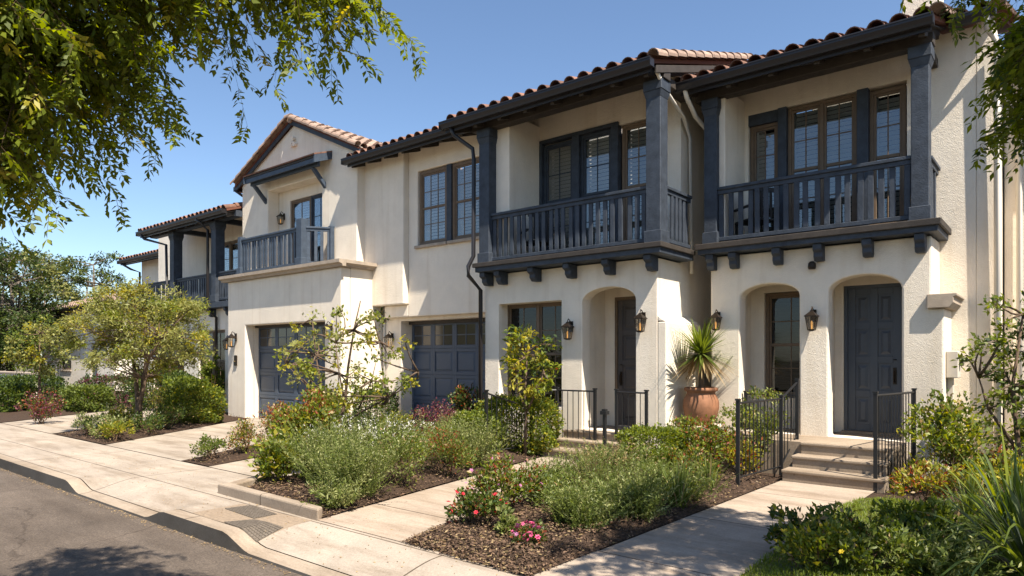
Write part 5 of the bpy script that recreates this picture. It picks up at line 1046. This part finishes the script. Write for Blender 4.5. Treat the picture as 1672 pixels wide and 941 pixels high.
# compound-leaved street trees whose boughs hang into the frame
def boughs(t, x, y, z, anchors, strands, seed, mats, wts, Lc=.12, pairs=5, sl=.034, sw=.013, length=(.35, .75), droop=.9, dens=.05, out=None):
    """anchors: (m,3) points (relative) where drooping twigs start; each twig carries compound leaves"""
    r = np.random.default_rng(seed); m = len(anchors); L = r.uniform(*length, m)
    d0 = r.normal(size=(m, 3))*np.array([1, 1, .5]); 
    if out is not None: d0 += out
    d0 = nrm(d0); K = 12; lf = LF(); st = LF()
    tt = np.linspace(.08, 1, K)
    pos = lambda u: anchors[:, None]+d0[:, None]*(L[:, None]*u)[..., None]*.75+np.array([0, 0, -1.])*(droop*L[:, None]*u**1.7)[..., None]*.75
    U = np.broadcast_to(tt, (m, K))+r.uniform(-.03, .03, (m, K)); P0 = pos(U); AX = nrm(pos(U+.02)-pos(U-.02))
    sgn = np.where(np.arange(K) % 2, 1., -1.)[None, :, None]; sd = nrm(np.cross(AX, np.array([0, 0, 1.])+r.normal(size=(m, K, 3))*.35))
    ld = nrm(AX*.55+sd*sgn*.8+np.array([0, 0, -.45])+r.normal(size=(m, K, 3))*.25); lu = nrm(r.normal(size=(m, K, 3))*.5+np.array([0, 0, 1.]))
    ls = nrm(np.cross(ld, lu)); lc = Lc*r.uniform(.6, 1.15, (m, K)); mi = np.repeat(pick(r, m*K, wts), (2*pairs+1))
    q = np.linspace(.18, .95, pairs); pp = P0[:, :, None]+ld[:, :, None]*(lc[:, :, None]*q)[..., None]+np.array([0, 0, -1.])*(lc[:, :, None]*q**2*.25)[..., None]
    both = []; dirs = []
    for s in (-1, 1): both.append(pp); dirs.append(nrm(ld[:, :, None]*.7+ls[:, :, None]*s*.75+r.normal(size=pp.shape)*.15))
    both.append(P0[:, :, None]+ld[:, :, None]*lc[:, :, None, None]*.95); dirs.append(ld[:, :, None]+0*both[-1])
    A = np.concatenate(both, 2).reshape(-1, 3); D = np.concatenate(dirs, 2).reshape(-1, 3); NN = np.repeat(lu.reshape(-1, 3), 2*pairs+1, 0); n = len(A)
    sz = r.uniform(.7, 1.2, n); lf.leaf(A, D, NN+r.normal(size=(n, 3))*.3, sl*sz, sw*sz, mi, .15)
    prev = pos(np.zeros((m, 1)))[:, 0]
    for u in (.33, .66, 1.0): nx = pos(np.full((m, 1), u))[:, 0]; st.stem(prev, nx, .004*(1.15-u), .004*(1.05-u*.9)); prev = nx
    st.stem(P0.reshape(-1, 3), (P0+ld*lc[..., None]*.95).reshape(-1, 3), .0012, .0007)
    return lf, st
def street_tree(name, label, x, y, trunk, limbs, blobs, seed, mats, wts, extra=None, **kw):
    t = thing(name, label, 'tree', (x, y, 0)); r = np.random.default_rng(seed); m = MB(); limb(m, [(x+p[0], y+p[1], p[2]) for p in trunk], .20, .12, 12); m.build('trunk', 'bark_grey', t, smooth=True)
    b = MB(); A = []
    for path, r0 in limbs: limb(b, [(x+p[0], y+p[1], p[2]) for p in path], r0, .015, 7)
    nodes = np.array([p for path, _ in limbs for p in path[1:]], float)
    for (cen, rad, n) in blobs:
        u = nrm(r.normal(size=(n, 3)))*(r.random((n, 1))**(1/2.4)); a = u*np.array(rad)+np.array(cen); A.append(a)
        for c in a[:max(6, n//9)]:
            s = nodes[np.argmin(np.linalg.norm(nodes-c, axis=1))]; limb(b, [(x+p[0], y+p[1], p[2]) for p in curve(s, c, r, .06, 5)], .013, .004, 5)
    b.build('branch', 'bark', t, smooth=True)
    A = np.concatenate(A); lf, st = boughs(t, x, y, 0, A, None, seed, mats, wts, **kw); lf.build('crown', mats, t); st.build('twigs', ['twig'], t)
    if extra: extra(t)
    return t
CS, SN = math.cos(math.atan(.823)), math.sin(math.atan(.823))
def world(lat, dep): return (lat*CS-dep*SN, lat*SN+dep*CS)
# left street tree: foot across the road, boughs reaching over the camera's left
fx, fy = -6.2, -4.9
KK = .76
def rel(lat, dep, z): X, Y = world(lat*KK, dep*KK); return (X-fx, Y-fy, 1.7+(z-1.7)*KK)
blobs = [(rel(-3.15, 3.6, 4.02), (.95, .9, .80), 300), (rel(-2.2, 3.55, 4.32), (.54, .60, .46), 120), (rel(-1.75, 3.6, 4.20), (.34, .40, .22), 56), (rel(-1.38, 3.7, 4.02), (.30, .34, .14), 26), (rel(-1.02, 3.8, 3.92), (.14, .2, .07), 9), (rel(-3.0, 3.5, 3.30), (.50, .45, .40), 105), (rel(-2.45, 3.6, 3.5), (.30, .35, .20), 34), ((2.8, 6.05, 4.75), (1.15, .5, .4), 120), (rel(-4.2, 3.0, 5.0), (1.0, 1.0, .8), 110), ((.6, 2.6, 5.0), (1.3, 1.3, .7), 90)]
limbs = [([(0, 0, 2.6), (.3, 1.2, 3.9), (.7, 2.6, 4.9), rel(-3.6, 2.4, 4.9), rel(-2.6, 3.5, 4.5), rel(-1.7, 3.65, 4.12), rel(-1.35, 3.75, 4.03), rel(-.95, 3.8, 3.95)], .06), ([(0, 0, 2.8), (-.3, 1.5, 4.2), (-.2, 3.2, 5.2), rel(-4.2, 3.0, 4.9), rel(-3.4, 3.6, 4.2), rel(-3.1, 3.7, 3.5)], .075), ([(0, 0, 3.0), (.8, .6, 4.6), (1.6, 2.0, 5.8), (2.2, 3.2, 6.2)], .06)]
street_tree('street_tree', 'overhanging tree with drooping feathery green boughs across the upper left sky', fx, fy, [(0, 0, -.3), (.05, 0, 1), (0, 0, 2.2), (0, 0, 3.1)], limbs, blobs, 31, ['g_tree', 'g_bright', 'g_yellow'], [.62, .28, .10], Lc=.115, sl=.042, sw=.018, length=(.20, .55), droop=.85, out=np.array([.55, .35, -.1]))
# right street tree: foot on the lawn beyond the right frame edge
gx, gy = 3.0, 5.6
rl = lambda X, Y, z: (X-gx, Y-gy, z)
blobs = [(rl(.55, 4.8, 5.0), (1.1, 1.6, .4), 190), (rl(.12, 5.6, 3.85), (.36, .5, .42), 84), (rl(-.2, 5.75, 4.78), (.45, .6, .16), 34), (rl(.35, 5.75, 3.35), (.26, .4, .3), 30), (rl(2.6, 5.2, 5.2), (1.5, 1.2, .9), 36), (rl(.75, 6.0, 3.6), (.4, .4, .6), 26)]
limbs = [([(0, 0, 2.2), rl(2.2, 5.5, 3.6), rl(1.3, 5.2, 4.6), rl(.4, 5.3, 4.95), rl(-.3, 5.7, 4.95)], .06), ([(0, 0, 2.3), rl(1.9, 5.7, 3.4), rl(.8, 5.8, 4.1), rl(.05, 5.65, 3.95)], .045), ([(0, 0, 2.5), rl(3.0, 5.2, 4.2), rl(2.6, 4.8, 5.4)], .06)]
street_tree('street_tree', 'tree beyond the right frame edge with feathery leaves hanging into view', gx, gy, [(0, 0, -.2), (.04, 0, 1), (0, 0, 2.6)], limbs, blobs, 32, ['g_tree', 'g_bright', 'g_dark'], [.6, .2, .2], Lc=.21, sl=.068, sw=.026, length=(.30, .60), droop=.8, out=np.array([-.6, 0, -.1]))
# tall shrub against the right edge
tr = [([(0, 0, -.1), (-.05, 0, .6), (-.1, 0, 1.3), (0, .1, 2.2)], .04, .012), ([(.05, 0, -.1), (.2, 0, .8), (.3, 0, 1.7)], .035, .01), ([(-.05, 0, .5), (-.35, 0, 1.0), (-.45, 0, 1.4)], .025, .008)]
tree('tall_shrub', 'tall open shrub with dark stems at the right wall end', -.42, 10.5, tr, (.05, 0, 1.65), (.62, .5, 1.05), ['g_mid', 'g_bright', 'g_dark'], [.45, .25, .3], clumps=52, per=42, csize=.16, L=.075, W=.038, seed=8, cat='shrub')
